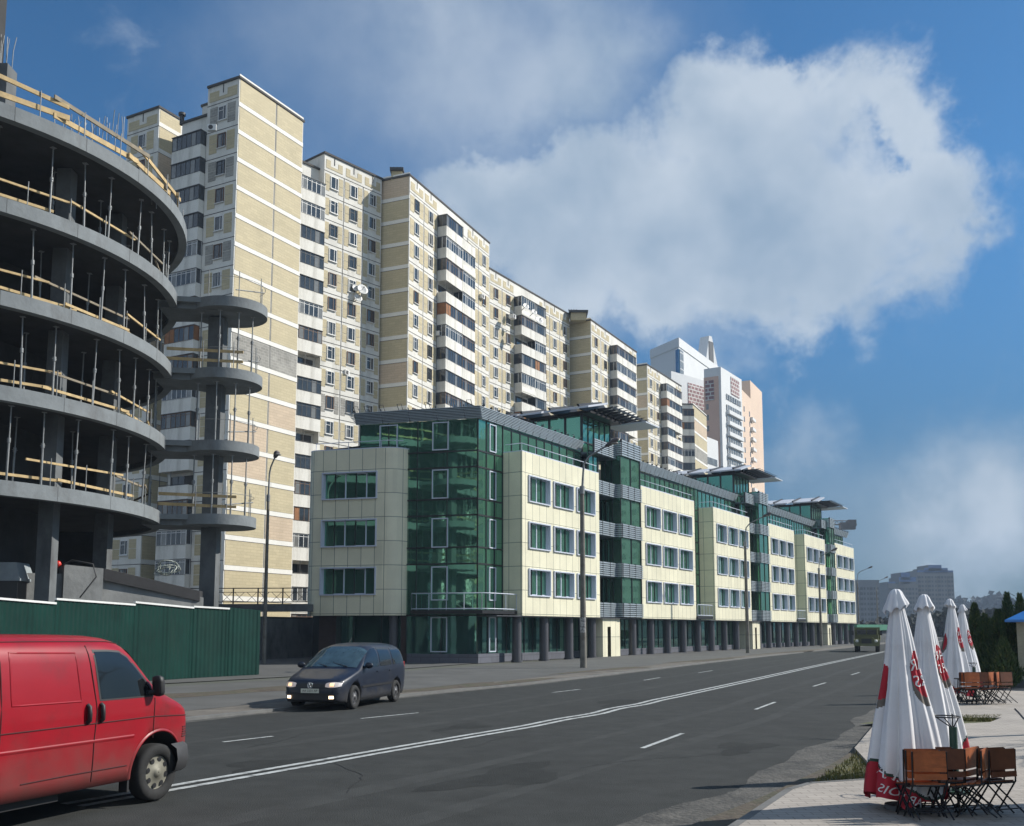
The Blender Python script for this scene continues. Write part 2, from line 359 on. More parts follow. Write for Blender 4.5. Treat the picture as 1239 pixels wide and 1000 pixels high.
# bare dirt islands on the far verge
def patch(name, cx, cy, L_, W_, ang, z, m, n=26, h=.05, kind='structure'):
    mb = MB(); ring = []
    for k in range(n):
        t = 2*math.pi*k/n; r = 1+.35*math.sin(3*t+cx)+random.uniform(-.14,.14)
        x = math.cos(t)*L_*r*.5; y = math.sin(t)*W_*r*.5
        ring.append((cx+x*math.cos(ang)-y*math.sin(ang), cy+x*math.sin(ang)+y*math.cos(ang)))
    rows = [[(cx+(x-cx)*q, cy+(y-cy)*q, z+h*(1-q*q)) for x, y in ring] for q in (1,.75,.45,.15)]
    mb.grid(rows, 0, True, True); mb.face(rows[-1], 0)
    return tag(mb.build(name, m), kind=kind)
RD = math.atan2(14.5, 8.2)
for (px, py, L_, W_) in ((560,833,7,1.3),(320,838,8,1.8),(740,812,9,1.0),(860,800,14,1.0),(960,790,20,1.1),(210,845,6,1.4),(640,826,4,.6)):
    c = gp(px, py); patch('dirt_patch', c.x, c.y, L_, W_, RD, .074, M['dirt'])
# painted lines
def paint(name, P, w_, z=.008):
    a = offs(P, -w_/2); b = offs(P, w_/2); return strip(name, a, b, z, M['paint'])
cc = [p for p in cspl(CEN, 20)]
vis = [p for p in cc if p.y > 11.5]
wob = [p+Vector((.85,-.5))*(.07*math.sin(p.y*1.9)*math.exp(-((p.y-25)/4)**2)) for p in vis]
paint('centre_line', offs(wob, -.14), .13); paint('centre_line', offs(wob, .14), .13)
def along(P, s):
    for a, b in zip(P, P[1:]):
        l = (b-a).length
        if s <= l: return a+(b-a)*(s/l)
        s -= l
    return P[-1]
def dash(px0, py0, px1, py1, w_=.09):
    a = gp(px0, py0).to_2d(); b = gp(px1, py1).to_2d(); paint('lane_dash', [a, (a+b)/2, b], w_)
for d in ((777,906,826,888),(914,859,938,850),(984,831,999,826.5),(1030,817,1040,814),(270,898.5,330,891.5),(437,870,506,863),(668,838.5,702,834.5),(779,823.5,799,820.2),(845,814.5,862,811.8)):
    dash(*d)
# near side: paver square, grass strips, kerb
PV = .10
strip('verge_near', [Vector(p) for p in offs(cspl(RK), .0)], [Vector(p) for p in offs(cspl(RK), 6)], .03, M['dirt'])
def pxpoly(name, pts, z, m, thick=None):
    return poly_obj(name, [tuple(gp(x, y, z).to_2d()) for x, y in pts], z, m, thick=thick)
# paving: front apron (bounded by its kerb line) and the terrace behind
def quadgrid(name, pts, z, m): return pxpoly(name, pts, z, m)
pave_front = pxpoly('paving', [(700,1110),(800,1035),(893,1000),(960,955),(985,948),(1060,943),(1150,930),(1160,876),(1198,874),(1213,868),(1239,850),(1500,850),(2300,905),(2300,1300),(700,1300)], PV, M['pave'], thick=.1)
pxpoly('paving', [(1034,905),(1062,872),(1110,872),(1110,935),(1062,935)], PV-.006, M['pave'], thick=.09)
pxpoly('paving', [(1100,868),(1108,850),(1115,826),(1300,824),(1500,830),(1520,851.5),(1239,851.5),(1213,868.5)], PV-.003, M['pave'], thick=.09)
kb = MB()
for a, b in (((700,1110),(893,1000)),((893,1000),(960,955)),((960,955),(985,948)),((985,948),(1060,943))):
    A = gp(*a, PV); B = gp(*b, PV); u = (B-A).normalized(); n_ = Vector((-u.y, u.x, 0))*.09
    kb.box8([A+Vector((0,0,-.11)), B+Vector((0,0,-.11)), B+n_+Vector((0,0,-.11)), A+n_+Vector((0,0,-.11)), A+Vector((0,0,.003)), B+Vector((0,0,.003)), B+n_+Vector((0,0,.003)), A+n_+Vector((0,0,.003))])
tag(kb.build('kerb_near_side', M['kerb']), kind='structure')
grassm = mat('dry_grass', (.13,.135,.035), .9, .5, 3)
def grass(name, pts, n, hgt=.06, z=PV):
    P = [gp(x, y, z).to_2d() for x, y in pts]; mb = MB()
    xs = [p.x for p in P]; ys = [p.y for p in P]
    def ins(x, y):
        c = False
        for i in range(len(P)):
            a, b = P[i], P[i-1]
            if (a.y > y) != (b.y > y) and x < (b.x-a.x)*(y-a.y)/(b.y-a.y)+a.x: c = not c
        return c
    k = 0
    while k < n:
        x = random.uniform(min(xs), max(xs)); y = random.uniform(min(ys), max(ys))
        if not ins(x, y): continue
        if math.sin(x*2.1)+math.sin(y*1.7+x) < random.uniform(-2,1): 
            if random.random() < .6: k += 1; continue
        a = random.uniform(0, 6.28); hh = hgt*random.uniform(.5,1.3); wd = .012+.012*random.random()
        dx, dy = math.cos(a)*wd, math.sin(a)*wd; lx, ly = random.uniform(-.04,.04), random.uniform(-.04,.04)
        mb.face([(x-dx,y-dy,z-.03),(x+dx,y+dy,z-.03),(x+lx,y+ly,z+hh)], random.choice((0,0,1))); k += 1
    return tag(mb.build(name, [grassm, mat('straw_grass', (.22,.19,.08), .9, .4, 3)]), 'sparse dry grass beside the paving', 'grass', kind='stuff')
grass('grass', [(985,948),(1020,925),(1045,905),(1110,902),(1110,940),(1060,943)], 5200, z=.03)
grass('grass', [(1110,872),(1198,873.5),(1214,867),(1108,868)], 3500, z=.06)
pxpoly('soil', [(1040,876),(1198,876),(1218,865),(1100,865)], .055, mat('lawn_soil', (.085,.09,.035), .95, .4, 2))
pxpoly('soil', [(978,952),(1015,926),(1045,905),(1110,900),(1110,948)], .045, mat('verge_soil', (.085,.085,.04), .95, .4, 2))

# repairs, cracks and covers in the carriageway
pm_ = mat('asphalt_repair', (.032,.034,.033), .9, .25, 2, bump=.4, bscale=50, spec=.2)
for (px, py, L_, W_) in ((610,940,2.6,1.1),(330,925,1.8,.9),(760,850,3.5,1.2),(560,880,1.6,.7),(900,905,1.8,.8)):
    c = gp(px, py); patch('asphalt_repair', c.x, c.y, L_, W_, RD, .0022, pm_, h=.0018)
lm_ = mat('asphalt_worn', (.052,.0545,.053), .9, .25, 1.4, bump=.3, bscale=50, spec=.2)
for off_ in (2.2, 3.9, -2.1, -3.8):
    P_ = cspl(CEN, 30); a = [q+(q2-q)*(.5+.35*math.sin(.7*q.y+off_)) for q, q2 in zip(offs(P_, off_-.22), offs(P_, off_+.0))]; b = [q+(q2-q)*(.5+.35*math.sin(.45*q.y+off_)) for q, q2 in zip(offs(P_, off_+.1), offs(P_, off_+.3))]
    strip('tyre_worn_strip', a, b, .0016, lm_)
rc_ = random.Random(3); cr = MB()
for (px, py, n_) in ((700,930,14),(420,960,10),(860,880,12),(560,905,9),(300,905,8),(960,860,10)):
    c = gp(px, py); p = Vector((c.x, c.y)); a_ = RD+rc_.uniform(-.5,.5)
    for _ in range(n_):
        a_ += rc_.uniform(-.5,.5); q = p+Vector((math.cos(a_), math.sin(a_)))*rc_.uniform(.15,.4); n2_ = Vector((-math.sin(a_), math.cos(a_)))*.007
        cr.face([(p.x-n2_.x,p.y-n2_.y,.0045),(q.x-n2_.x,q.y-n2_.y,.0045),(q.x+n2_.x,q.y+n2_.y,.0045),(p.x+n2_.x,p.y+n2_.y,.0045)]); p = q
tag(cr.build('asphalt_cracks', mat('crack_tar', (.010,.010,.010), .8, .1)), kind='structure')
for px, py in ():
    c = gp(px, py); o = thing('manhole_cover', 'round iron manhole cover in the road '+('left of the centre line' if px < 700 else 'near the right kerb'), 'manhole cover', (c.x,c.y,.006))
    mb = MB(); mb.cyl((c.x,c.y), .33, .0, .012, 28); mb.cyl((c.x,c.y), .26, .012, .016, 28); mb.build('lid', mat('cast_iron', (.022,.02,.019), .6, .3, 8), o)
# ---------------- panel apartment row ----------------
SH_ = 2.8; ROOF = 55.0; NF = 19       # storey height, roof height; attic on top
def win_mesh(kind):
    mb = MB(); w_, h = .54, 1.45
    fm = {'w':0,'b':1,'d':2}[kind[0]]
    def b(x0,x1,z0,z1,d=.09,m=0): mb.box(x0,x1,-d,.02,z0,z1,m)
    t = .07
    b(-w_,w_,0,t,m=fm); b(-w_,w_,h-t,h,m=fm); b(-w_,-w_+t,t,h-t,m=fm); b(w_-t,w_,t,h-t,m=fm)
    if kind[1] == '2': b(-.03+.18,.03+.18,t,h-t,.07,fm)
    if kind[1] == '3': b(.1,.15,t,h-t,.07,fm); b(-w_+t,.1,h*.68,h*.68+.05,.06,fm)
    mb.box(-w_+.02,w_-.02,-.03,.01,.02,h-.02,3)
    if kind[2] == 'c': mb.box(-w_+.1,-.1,-.035,-.03,.1,h-.1,4)
    mb.box(-w_-.06,w_+.06,-.16,.0,-.06,0,0)
    o = mb.build('window', [M['wwin'],M['bwin'],M['dwin'],M['pane'],M['panel']]); me = o.data; bpy.data.objects.remove(o); return me
WINS = [win_mesh(k) for k in ('w2n','w2c','w3n','b2n','b2c','w2n','d3n','w3c')]
def place_mesh(name, me, root, fr, s, p, z):
    o = bpy.data.objects.new(name, me); COL.objects.link(o); o.parent = root
    o.location = fr.pt(s, p, z)-root.location; o.rotation_euler = (0,0,fr.yaw()); return o
BALC = {}
def balcony_meshes(w_, style, dep=1.25):
    k = (round(w_,2), style)
    if k in BALC: return BALC[k]
    P = MB(); d = dep; par = random.choice((0,0,1))
    P.box(0,w_,-d,0,-.30,0,0)
    P.box(0,w_,-d,-d+.08,0,1.1,0); P.box(0,.08,-d+.08,0,0,1.1,0); P.box(w_-.08,w_,-d+.08,0,0,1.1,0); P.box(-.01,w_+.01,-d-.015,-d,-.3,-.2,0)
    if style in ('white2',): P.box(-.02,w_+.02,-d-.04,-d,-.1,.55,1)
    o = P.build('balcony', [M['whitep'], M['band']]); pm = o.data; bpy.data.objects.remove(o)
    G = MB(); fm = {'dark':0,'brown':1,'white':2,'white2':2,'grey':0,'open':3,'rust':4}[style]
    top = SH_-.30
    if style == 'open':
        G.tube([(0.05,-d+.05,1.2),(w_-.05,-d+.05,1.2)], .03, 6, 0)
        for x in (0.1, w_*.4): G.box(x,x+.05,-d+.02,-d+.06,1.05,top,0)
        G.box(w_*.15,w_*.55,-.06,-.02,.9,2.2,5)
    else:
        n = max(3, int(w_/.62)); 
        G.box(.0,w_,-d,-d+.07,1.05,1.12,fm if fm != 4 else 1); G.box(0,w_,-d,-d+.07,top-.09,top,fm if fm != 4 else 1)
        for k2 in range(n+1):
            x = k2*(w_-.06)/n; G.box(x,x+.06,-d-.005,-d+.06,1.12,top-.09,fm if fm != 4 else 1)
        if style in ('brown','grey','white'): G.box(0,w_,-d-.002,-d+.05,2.2,2.25,fm)
        for k2 in range(n):
            x = k2*(w_-.06)/n
            mm = 6 if (k2*7+len(style)) % 4 == 0 else 5
            if style == 'rust' and k2 < 2: mm = 4
            G.box(x+.06,x+(w_-.06)/n,-d+.02,-d+.04,1.12,top-.09,mm)
        for x in (0.0, w_-.05):
            G.box(x,x+.05,-d+.07,0,1.05,1.12,fm); G.box(x+.01,x+.04,-d+.07,0,1.12,top,5 if style != 'rust' else 4); G.box(x,x+.05,-d*.55,-d*.5,1.12,top,fm)
        G.box(-.05,w_+.05,-d-.08,0,top,top+.05,7)
    o = G.build('glazing', [M['dwin'],M['bwin'],M['wwin'],M['steel'],M['rust'],M['pane'],M['panel'],M['roof']]); gm = o.data; bpy.data.objects.remove(o)
    BALC[k] = (pm, gm); return BALC[k]
STY = ['dark','brown','white','brown','grey','brown','white','dark','rust','white2','white','open']
def section(root, fr, W, cols, k0=1, roof=ROOF, attic=True, tone='tan', dark_rows=(), depth=12, base=None, k1=None, seed=1, wcap=100):
    """one lit or shaded facade: cols = list of (kind, width)."""
    rnd = random.Random(seed); nlev = int((roof-1.6)/SH_)
    z0 = roof-nlev*SH_-1.6 if attic else roof-nlev*SH_
    z0 = roof-1.9-nlev*SH_ if attic else z0
    b = MB(); ti = MB(); x = 0
    zt = z0+nlev*SH_
    tn = M[tone]
    wins = 0
    for (kind, cw) in cols:
        for k in range(nlev):
            z = z0+k*SH_
            if kind in ('win','wing'):
                m0 = 2 if (kind == 'wing' and k in dark_rows) else 0
                c = x+cw/2; hw = .66
                for (a, d) in ((max(x+.16, c-hw-.98), c-hw), (c+hw, min(x+cw-.16, c+hw+.98))):
                    if d-a > .15:
                        ti.fbox(fr, a, d, .0, .03, z+.55, z+1.52, m0); ti.fbox(fr, a, d, .0, .03, z+1.58, z+2.5, m0)
                if k >= k0 and wins < wcap:
                    place_mesh('window', rnd.choice(WINS), root, fr, c, 0.005, z+.95); wins += 1
            elif kind == 'blank':
                m0 = 2 if k in dark_rows else (1 if rnd.random() < .12 else 0)
                ti.fbox(fr, x+.12, x+cw-.12, 0, .03, z+.5, z+SH_-.03, m0)
            elif kind in ('bal','bal2'):
                if k >= k0 and k < nlev:
                    wid = cw-.1
                    st = rnd.choice(STY); pm, gm = balcony_meshes(wid, st)
                    bo = place_mesh('balcony', pm, root, fr, x+.05, 0.0, z+.1)
                    g = bpy.data.objects.new('glazing', gm); COL.objects.link(g); g.parent = bo
                ti.fbox(fr, x+.3, x+cw-.3, 0, .01, z+.3, z+2.3, 3)
        if attic:
            if kind in ('win','wing'):
                c = x+cw/2
                ti.fbox(fr, x+.25, c-.55, 0, .03, zt+.35, zt+1.35, 0); ti.fbox(fr, c+.55, x+cw-.25, 0, .03, zt+.35, zt+1.35, 0)
                ti.fbox(fr, c-.55, c+.55, 0, .03, zt+.35, zt+.7, 0)
                ti.fbox(fr, c-.05, c+.05, 0, .035, zt+1.0, zt+1.9, 3)
            elif kind == 'blank': ti.fbox(fr, x+.12, x+cw-.12, 0, .03, zt+.45, zt+1.75, 0)
        x += cw
        ti.fbox(fr, x-.035, x+.035, 0, .02, z0, zt, 3) if x < W-.1 else None
    for k in range(nlev+1):
        ti.fbox(fr, 0, W, 0, .022, z0+k*SH_-.03, z0+k*SH_+.03, 3)
        if any(c[0] == 'blank' for c in cols):
            xx = 0
            for kind, cw in cols:
                if kind == 'blank': ti.fbox(fr, xx, xx+cw, 0, .04, z0+k*SH_+.03, z0+k*SH_+.46, 4)
                xx += cw
    o = ti.build('tile_cladding', [tn, M['tanb'], M['tangrey'], M['seam'], M['band']], root)
    return z0
def body(root, poly, roof=ROOF, name='wall', trim=True):
    mb = MB(); mb.prism(poly, -.5, roof, 0, 1); mb.build(name, [M['whitep'], M['roof']], root)
    c = Vector((sum(p[0] for p in poly)/len(poly), sum(p[1] for p in poly)/len(poly)))
    t = MB(); big = [(c+(Vector((p[0],p[1]))-c)*1.0) for p in poly]
    out = []
    for p in big: out.append(p+(p-c).normalized()*.18)
    t.prism([tuple(p) for p in out], roof, roof+.22, 0)
    t.build('roof_edge', M['seam'], root)
def frame2(a, b): return Fr(a, (b[0]-a[0], b[1]-a[1])), math.hypot(b[0]-a[0], b[1]-a[1])
def pt2(px, py, h): v = gp(px, py, h); return Vector((v.x, v.y))
# tower A: shaded face with windows and balconies on the left, lit blank end wall on the right
a0 = pt2(290, 95, 55); a1 = pt2(367, 148, 55)
al = Vector((-.885, .47)).normalized()
A = thing('apartment_block', 'tall end block of flats with a blank tan wall striped by white bands', 'apartment block', (*a0, 0), 'panel apartment blocks in a row')
Fa, Wa = frame2(a0, a1)
wl = 4.1; step = 2.2
q0 = a0+al*wl; q1 = q0+Vector(Fa.u.to_2d())*step; q2 = q1+al*6.2; 
body(A, [tuple(a0), tuple(a1), tuple(a1-Vector(Fa.n.to_2d())*9), tuple(q1-Vector(Fa.n.to_2d())*3), tuple(q1), tuple(q0)])
section(A, Fa, Wa, [('blank', Wa*.56), ('blank', Wa*.44)], dark_rows=(9,), attic=False, seed=3)
Fl, Wl = frame2(q0, a0); section(A, Fl, Wl, [('wing', Wl)], k0=0, dark_rows=(16,13,18), seed=5, tone='tan')
A2 = thing('apartment_block', 'set back shaded wing of glazed balconies between two tile patterned gables', 'apartment block', (*q1, 0), 'panel apartment blocks in a row')
# balcony wing just left of the tower face
q1b = q0+al*.02+Vector(Fa.u.to_2d())*.6; q2b = q1b+al*4.0
body(A2, [tuple(q1b), tuple(q1b+Vector(Fa.u.to_2d())*8), tuple(q2b+Vector(Fa.u.to_2d())*8), tuple(q2b)], roof=52.6)
Fl2, Wl2 = frame2(q2b, q1b); section(A2, Fl2, Wl2, [('bal', Wl2)], k0=0, seed=8, roof=52.6)
q3 = pt2(193,131,55)
A3 = thing('apartment_block', 'leftmost shaded gable of the panel flats with one window column, beyond the top concrete slab', 'apartment block', (*q3, 0), 'panel apartment blocks in a row')
q3a = q3; q4 = q3a+al*4.6; q5 = q4+Vector(Fa.u.to_2d())*.8+al*.02; q6 = q5+al*14
body(A3, [tuple(q3a), tuple(q3a+Vector(Fa.u.to_2d())*6), tuple(q4+Vector(Fa.u.to_2d())*6), tuple(q4)], roof=55)
F3, W3 = frame2(q4, q3a); section(A3, F3, W3, [('wing', W3)], k0=0, seed=9, roof=55)
F3b, W3b = frame2(q3a, q3a+Vector(Fa.u.to_2d())*3); section(A3, F3b, W3b, [('blank', W3b)], k0=0, seed=9, roof=55)
A4 = thing('apartment_block', 'lower shaded wing of the panel flats with balconies, seen through the construction frame', 'apartment block', (*q5, 0), 'panel apartment blocks in a row')
body(A4, [tuple(q5), tuple(q5+Vector(Fa.u.to_2d())*8), tuple(q6+Vector(Fa.u.to_2d())*8), tuple(q6)], roof=49.5)
F4, W4 = frame2(q6, q5); section(A4, F4, W4, [('bal',3.6),('wing',3.3),('wing',3.3),('bal',3.8)], k0=0, seed=11, roof=49.5)
# section B: balcony column then windows
b0 = a1+Vector((1.2,3.2)); b1 = pt2(393,186,55); b2 = pt2(462,218,55)
B = thing('apartment_block', 'block of flats with one grey painted flat and dishes at its right edge', 'apartment block', (*b1, 0), 'panel apartment blocks in a row')
Fb, Wb = frame2(b1, b2); nb = Vector(Fb.n.to_2d()); ub = Vector(Fb.u.to_2d())
bb0 = b1-ub*3.9-nb*.9; bb1 = b1-nb*.9
body(B, [tuple(b1), tuple(b2), tuple(b2-nb*11), tuple(b1-nb*11)])
section(B, Fb, Wb, [('wing', Wb/3), ('wing', Wb/3), ('win', Wb/3)], k0=4, dark_rows=(9,), seed=13)
B2 = thing('apartment_block', 'narrow recessed bay of glazed balconies between the blank end wall and the second block', 'apartment block', (*bb0, 0), 'panel apartment blocks in a row')
body(B2, [tuple(bb0), tuple(bb1-ub*.02), tuple(bb1-nb*8-ub*.02), tuple(bb0-nb*8)], roof=53.3)
Fbb, Wbb = frame2(bb0, bb1); section(B2, Fbb, Wbb, [('bal', Wbb)], k0=0, seed=14, roof=53.3)
def block(c0, c1, wall_px, roof, cols, label, seed, k0, endw=None, roof_h=None):
    fr, W = frame2(c0, c1); tot = sum(c for _, c in cols); cols = [(k, c*W/tot) for k, c in cols]
    o = thing('apartment_block', label, 'apartment block', (*c0, 0), 'panel apartment blocks in a row')
    n = Vector(fr.n.to_2d())
    body(o, [tuple(c0), tuple(c1), tuple(c1-n*12), tuple(c0-n*12)], roof=roof)
    section(o, fr, W, cols, k0=k0, roof=roof, seed=seed)
    if endw:
        e0 = c0-n*endw; fe, We = frame2(e0, c0); section(o, fe, We, [('blank', We)], attic=False, roof=roof, seed=seed+50)
    return o, fr, W
c0, c1 = pt2(496,213,55), pt2(592,295,55)
Cb, Fc, Wc = block(c0, c1, None, 55, [('win',3.2),('win',3.2),('bal',4.2),('bal',3.4),('win',3.2),('win',3.2)], 'third apartment block from the left with the widest stack of deep white balconies', 21, 6, 4.2)
d0, d1 = pt2(592,324,50.4), pt2(689,389,50.4)
d0 = c1+Vector(Fc.u.to_2d())*.1
Db, Fd, Wd = block(d0, d1, None, 51.4, [('win',3.2),('win',3.2),('bal',3.8),('bal',3.2),('win',3.2),('win',3.2),('win',3.2)], 'fourth apartment block from the left, a storey lower, with satellite dishes on its top balcony', 22, 7)
e0, e1 = pt2(715,388,50.4), pt2(770,427,50.4)
Eb, Fe, We_ = block(e0, e1, None, 50.4, [('win',3.2),('win',3.2),('bal',4),('bal',3.4),('win',3)], 'fifth apartment block from the left with a black vent box on its roof', 23, 7, 4.4)
f0, f1_ = pt2(783,442,50.4), pt2(824,468,50.4)
Fbk, Ff, Wf = block(f0, f1_, None, 50.4, [('win',3.2),('win',3.2),('bal',4),('bal',4),('win',3)], 'sixth apartment block from the left with one grey panel on its shaded end wall', 24, 7, 4.4)
g0 = vp(838,490,f1_.y+6).to_2d(); g1 = vp(863,513,g0.y+13); 
gh = vp(838,490,g0.y).z
Gd = Vector((.4,.92)).normalized()
g1 = g0+Gd*13
Gb = thing('apartment_block', 'shorter far end block with white balconies and a buff banded side wall', 'apartment block', (*g0, 0), 'panel apartment blocks in a row')
Fg, Wg = frame2(g0, g1); gl = g0+Vector((-3.6,-.3)); gn = Vector(Fg.n.to_2d())
body(Gb, [tuple(g0), tuple(g1), tuple(g1-gn*10), tuple(gl)], roof=gh)
section(Gb, Fg, Wg, [('blank', Wg)], attic=False, roof=gh, dark_rows=(12,), seed=30)
Fgl, Wgl = frame2(gl, g0); section(Gb, Fgl, Wgl, [('bal', Wgl)], attic=False, roof=gh-1, k0=5, seed=31)
# rooftop clutter
def vent(px, py, h, root, s=1.2):
    p = pt2(px, py, h); mb = MB(); mb.box(p.x-s*.8,p.x+s*.8,p.y,p.y+s*2,h-.2,h+1.0,0); mb.box(p.x-s,p.x+s,p.y-.3,p.y+s*2.2,h+1.0,h+1.35,1)
    for i in range(4): mb.tube([(p.x-s+.4*i,p.y+.2,h+1.3),(p.x-s+.4*i,p.y+.2,h+1.6)],.07,6,1)
    mb.build('roof_vent', [M['tan'], M['dwin']], root)
vent(700, 386, 50.4, Eb, 1.5); vent(480, 217, 55, Cb, .8)
def pipe(px, py, h, root):
    p = pt2(px, py, h); mb = MB(); mb.tube([(p.x,p.y+1,h-.3),(p.x,p.y+1,h+.7)],.22,10); mb.tube([(p.x,p.y+1,h+.7),(p.x,p.y+1,h+.95)],.36,10); mb.build('vent_pipe', M['dwin'], root)
pipe(216,142,53,A2)
# dishes
dishm = mat('dish_white', (.62,.62,.6), .4, .1)
def dish(px, py, Y, r, label):
    c = vp(px, py, Y); o = thing('satellite_dish', label, 'satellite dish', c, 'satellite dishes on the flats')
    mb = MB(); ax = Vector((.55,-.75,.35)).normalized(); a = ax.cross(Vector((0,0,1))).normalized(); b = a.cross(ax)
    rows = [[c+ax*(.22*r*(q*q)+dz)+(a*math.cos(t)+b*math.sin(t))*r*q for t in [2*math.pi*j/20 for j in range(20)]] for q, dz in ((.02,0),(.35,0),(.7,0),(1,0),(1.0,-.03),(.6,-.06))]
    mb.grid(rows, 0, True, True); mb.build('reflector', dishm, o)
    t = MB(); t.tube([c-ax*.02-b*-.8*r*0, c+ax*r*.8], .03, 6); t.tube([c, c-ax*.5+Vector((-.3,.3,-.2))], .05, 6); t.box(*(v for k in range(3) for v in ((c+ax*r*.8)[k]-.06, (c+ax*r*.8)[k]+.06))); t.build('feed_arm', M['steel'], o)
dish(438,351,109.5,.68,'large white satellite dish at the right edge of the second block')
dish(430,349,109.2,.45,'small dish just left of the large white dish')
dish(433,361,109.2,.5,'grey dish just below the large white dish')
for px, py, r, l in ((636,371,.5,'left of three dishes on the top balcony of the fourth block'),(646,378,.45,'middle of three dishes on the top balcony of the fourth block'),(652,388,.65,'largest and lowest of three dishes on the fourth block')):
    dish(px, py, 136.0, r, l)
# air conditioner on the tower's top window
c = vp(258,157,90.5); o = thing('air_conditioner', 'white air conditioner box under the top window of the shaded tower face', 'air conditioner', c)
mb = MB(); mb.box(c.x-.42,c.x+.42,c.y-.5,c.y-.1,c.z-.3,c.z+.3); mb.build('casing', M['wwin'], o)
mb = MB(); mb.tube([(c.x-.1,c.y-.5,c.z),(c.x-.1,c.y-.53,c.z)],.22,14); mb.build('fan_grille', M['dwin'], o)
mats_ac = (M['wwin'], M['dwin'])
for px, py, Y, lab in ((617,384,134.5,'white air conditioner left of the dishes on the fourth block'),(527,405,118,'air conditioner under a window of the third block, left of its balconies'),(579,360,129.5,'air conditioner at the upper right of the third block'),(671,452,151,'air conditioner low on the fourth block, right of its balconies'),(414,452,109.0,'air conditioner on the second block just above the grey painted flat')):
    c = vp(px,py,Y); o = thing('air_conditioner', lab, 'air conditioner', c, 'air conditioners on the flats')
    fr_ = Fr((c.x,c.y), (.42,.9)); mb = MB(); mb.fbox(fr_, -.42, .42, .0, .75, c.z-.28, c.z+.28); mb.build('casing', M['wwin'], o); mb = MB(); mb.fbox(fr_, -.3, .12, .75, .77, c.z-.2, c.z+.2); mb.build('fan_grille', M['dwin'], o)
# pale tower group behind the row
wt = mat('pale_render', (.70,.71,.71), .8, .06, .1); pk = mat('salmon_render', (.66,.44,.34), .8, .1, .1); peach = mat('peach_render', (.72,.55,.42), .8, .08, .1)
maroon = mat('maroon_tile', (.25,.12,.12), .7, .25, .3, brick=(1.7,1.1,.16,(.6,.58,.55),.4))
def hbox(mb, fr, s0, s1, p0, p1, z0, z1, m=0): mb.fbox(fr, s0, s1, p0, p1, z0, z1, m)
h1 = vp(821,411,330); h1l = vp(787,424,345); h1r = vp(873,430,372)
T1 = thing('office_tower', 'large plain white tower with a blue glass corner strip and a pointed roof fin', 'tower', (h1.x,h1.y,0))
ft, wT = frame2(h1.to_2d(), h1r.to_2d()); n = Vector(ft.n.to_2d()); HT = h1.z
mb = MB(); mb.prism([tuple(h1.to_2d()), tuple(h1r.to_2d()), tuple(h1r.to_2d()-n*18), tuple(h1l.to_2d())], 0, HT, 0, 0); mb.build('wall', [wt], T1)
mb = MB(); fl2, wl2 = frame2(h1l.to_2d(), h1.to_2d()); mb.fbox(fl2, 0, wl2+.25, 0, .25, HT-2.6, HT+.6, 0); mb.fbox(ft, -.25, wT, 0, .25, HT-2.6, HT+.6, 0); mb.build('parapet', [wt], T1)
mb = MB(); bl = mat('blue_glass', (.08,.22,.33), .05, .2, .2, metal=.7)
mb.fbox(ft, .3, 3.6, 0, .3, HT-45, HT-3.4, 0); mb.fbox(fl2, wl2-1.5, wl2+.25, 0, .3, HT-45, HT-3.4, 0)
for i in range(14): mb.fbox(ft, .2, 3.7, .3, .4, HT-4.5-2.9*i, HT-4.2-2.9*i, 1)
for i in range(4): mb.fbox(ft, .3+i*1.05, .5+i*1.05, .3, .42, HT-45, HT-3.4, 1)
mb.build('glass_strip', [bl, wt], T1)
mb = MB(); sA = vp(853,432,365); sB = vp(869,432,372); zt = vp(858,405,366).z
fs = Fr(sA.to_2d(), (sB-sA).to_2d()); ws = (sB-sA).to_2d().length
mb.prism([tuple(fs.pt(a,b,0).to_2d()) for a,b in ((0,0),(ws,0),(ws,-6),(0,-6))], HT-4, HT+1.5, 0)
P = [fs.pt(0,0,HT), fs.pt(ws,0,HT), fs.pt(ws*.55,0,zt), fs.pt(ws*.35,0,zt)]; Q = [p-fs.n*4 for p in P]
mb.box8([P[0],P[1],Q[1],Q[0],P[3],P[2],Q[2],Q[3]], 0); mb.fbox(fs, ws*.3, ws*.62, .0, .2, HT+1.2, zt-2.2, 1)
mb.build('roof_fin', [wt, M['dwin']], T1)
# residential pale tower
H2 = 73.0
r0 = pt2(872,444,H2)+Vector((0,0)); r1 = pt2(897,455,H2-1); 
r0 = vp(872,444,262).to_2d(); H2 = vp(872,444,262).z
r1 = vp(897,452,276).to_2d(); r2 = vp(910,460,290).to_2d(); r3 = vp(924,470,305).to_2d()
T2 = thing('residential_tower', 'white and peach high rise with ribbon balconies and a salmon side wall', 'tower', (r0.x,r0.y,0))
lf = vp(812,447,272).to_2d(); lm = vp(855,447,284).to_2d()
mb = MB(); f5, w5 = frame2(r0, r1); n5 = Vector(f5.n.to_2d())
mb.prism([tuple(r0),tuple(r1),tuple(r1-n5*4.8),tuple(r0-n5*4.8)], 0, H2, 0); mb.build('wall', [wt], T2)
mb = MB(); fsd, wsd = frame2(r0-n5*4.8, r0); mb.fbox(fsd, 0, wsd-.7, .0, .3, 0, H2-2.5, 0); mb.build('side_wall', [pk], T2)
f6, w6 = frame2(r1, r2); mb = MB(); mb.fbox(f6, 0, w6, -5, -.3, 0, H2-2.5, 0); mb.build('peach_bay', [peach], T2)
f7, w7 = frame2(r2, r3); mb = MB(); mb.fbox(f7, 0, w7, -12, -.6, 0, vp(916,468,298).z, 0); mb.build('peach_slab', [peach], T2)
mb = MB(); f8, w8 = frame2(lf, lm); H8 = vp(812,449,272).z
mb.fbox(f8, 0, w8, -14, 0, 0, H8, 0); mb.build('white_wing', [wt], T2)
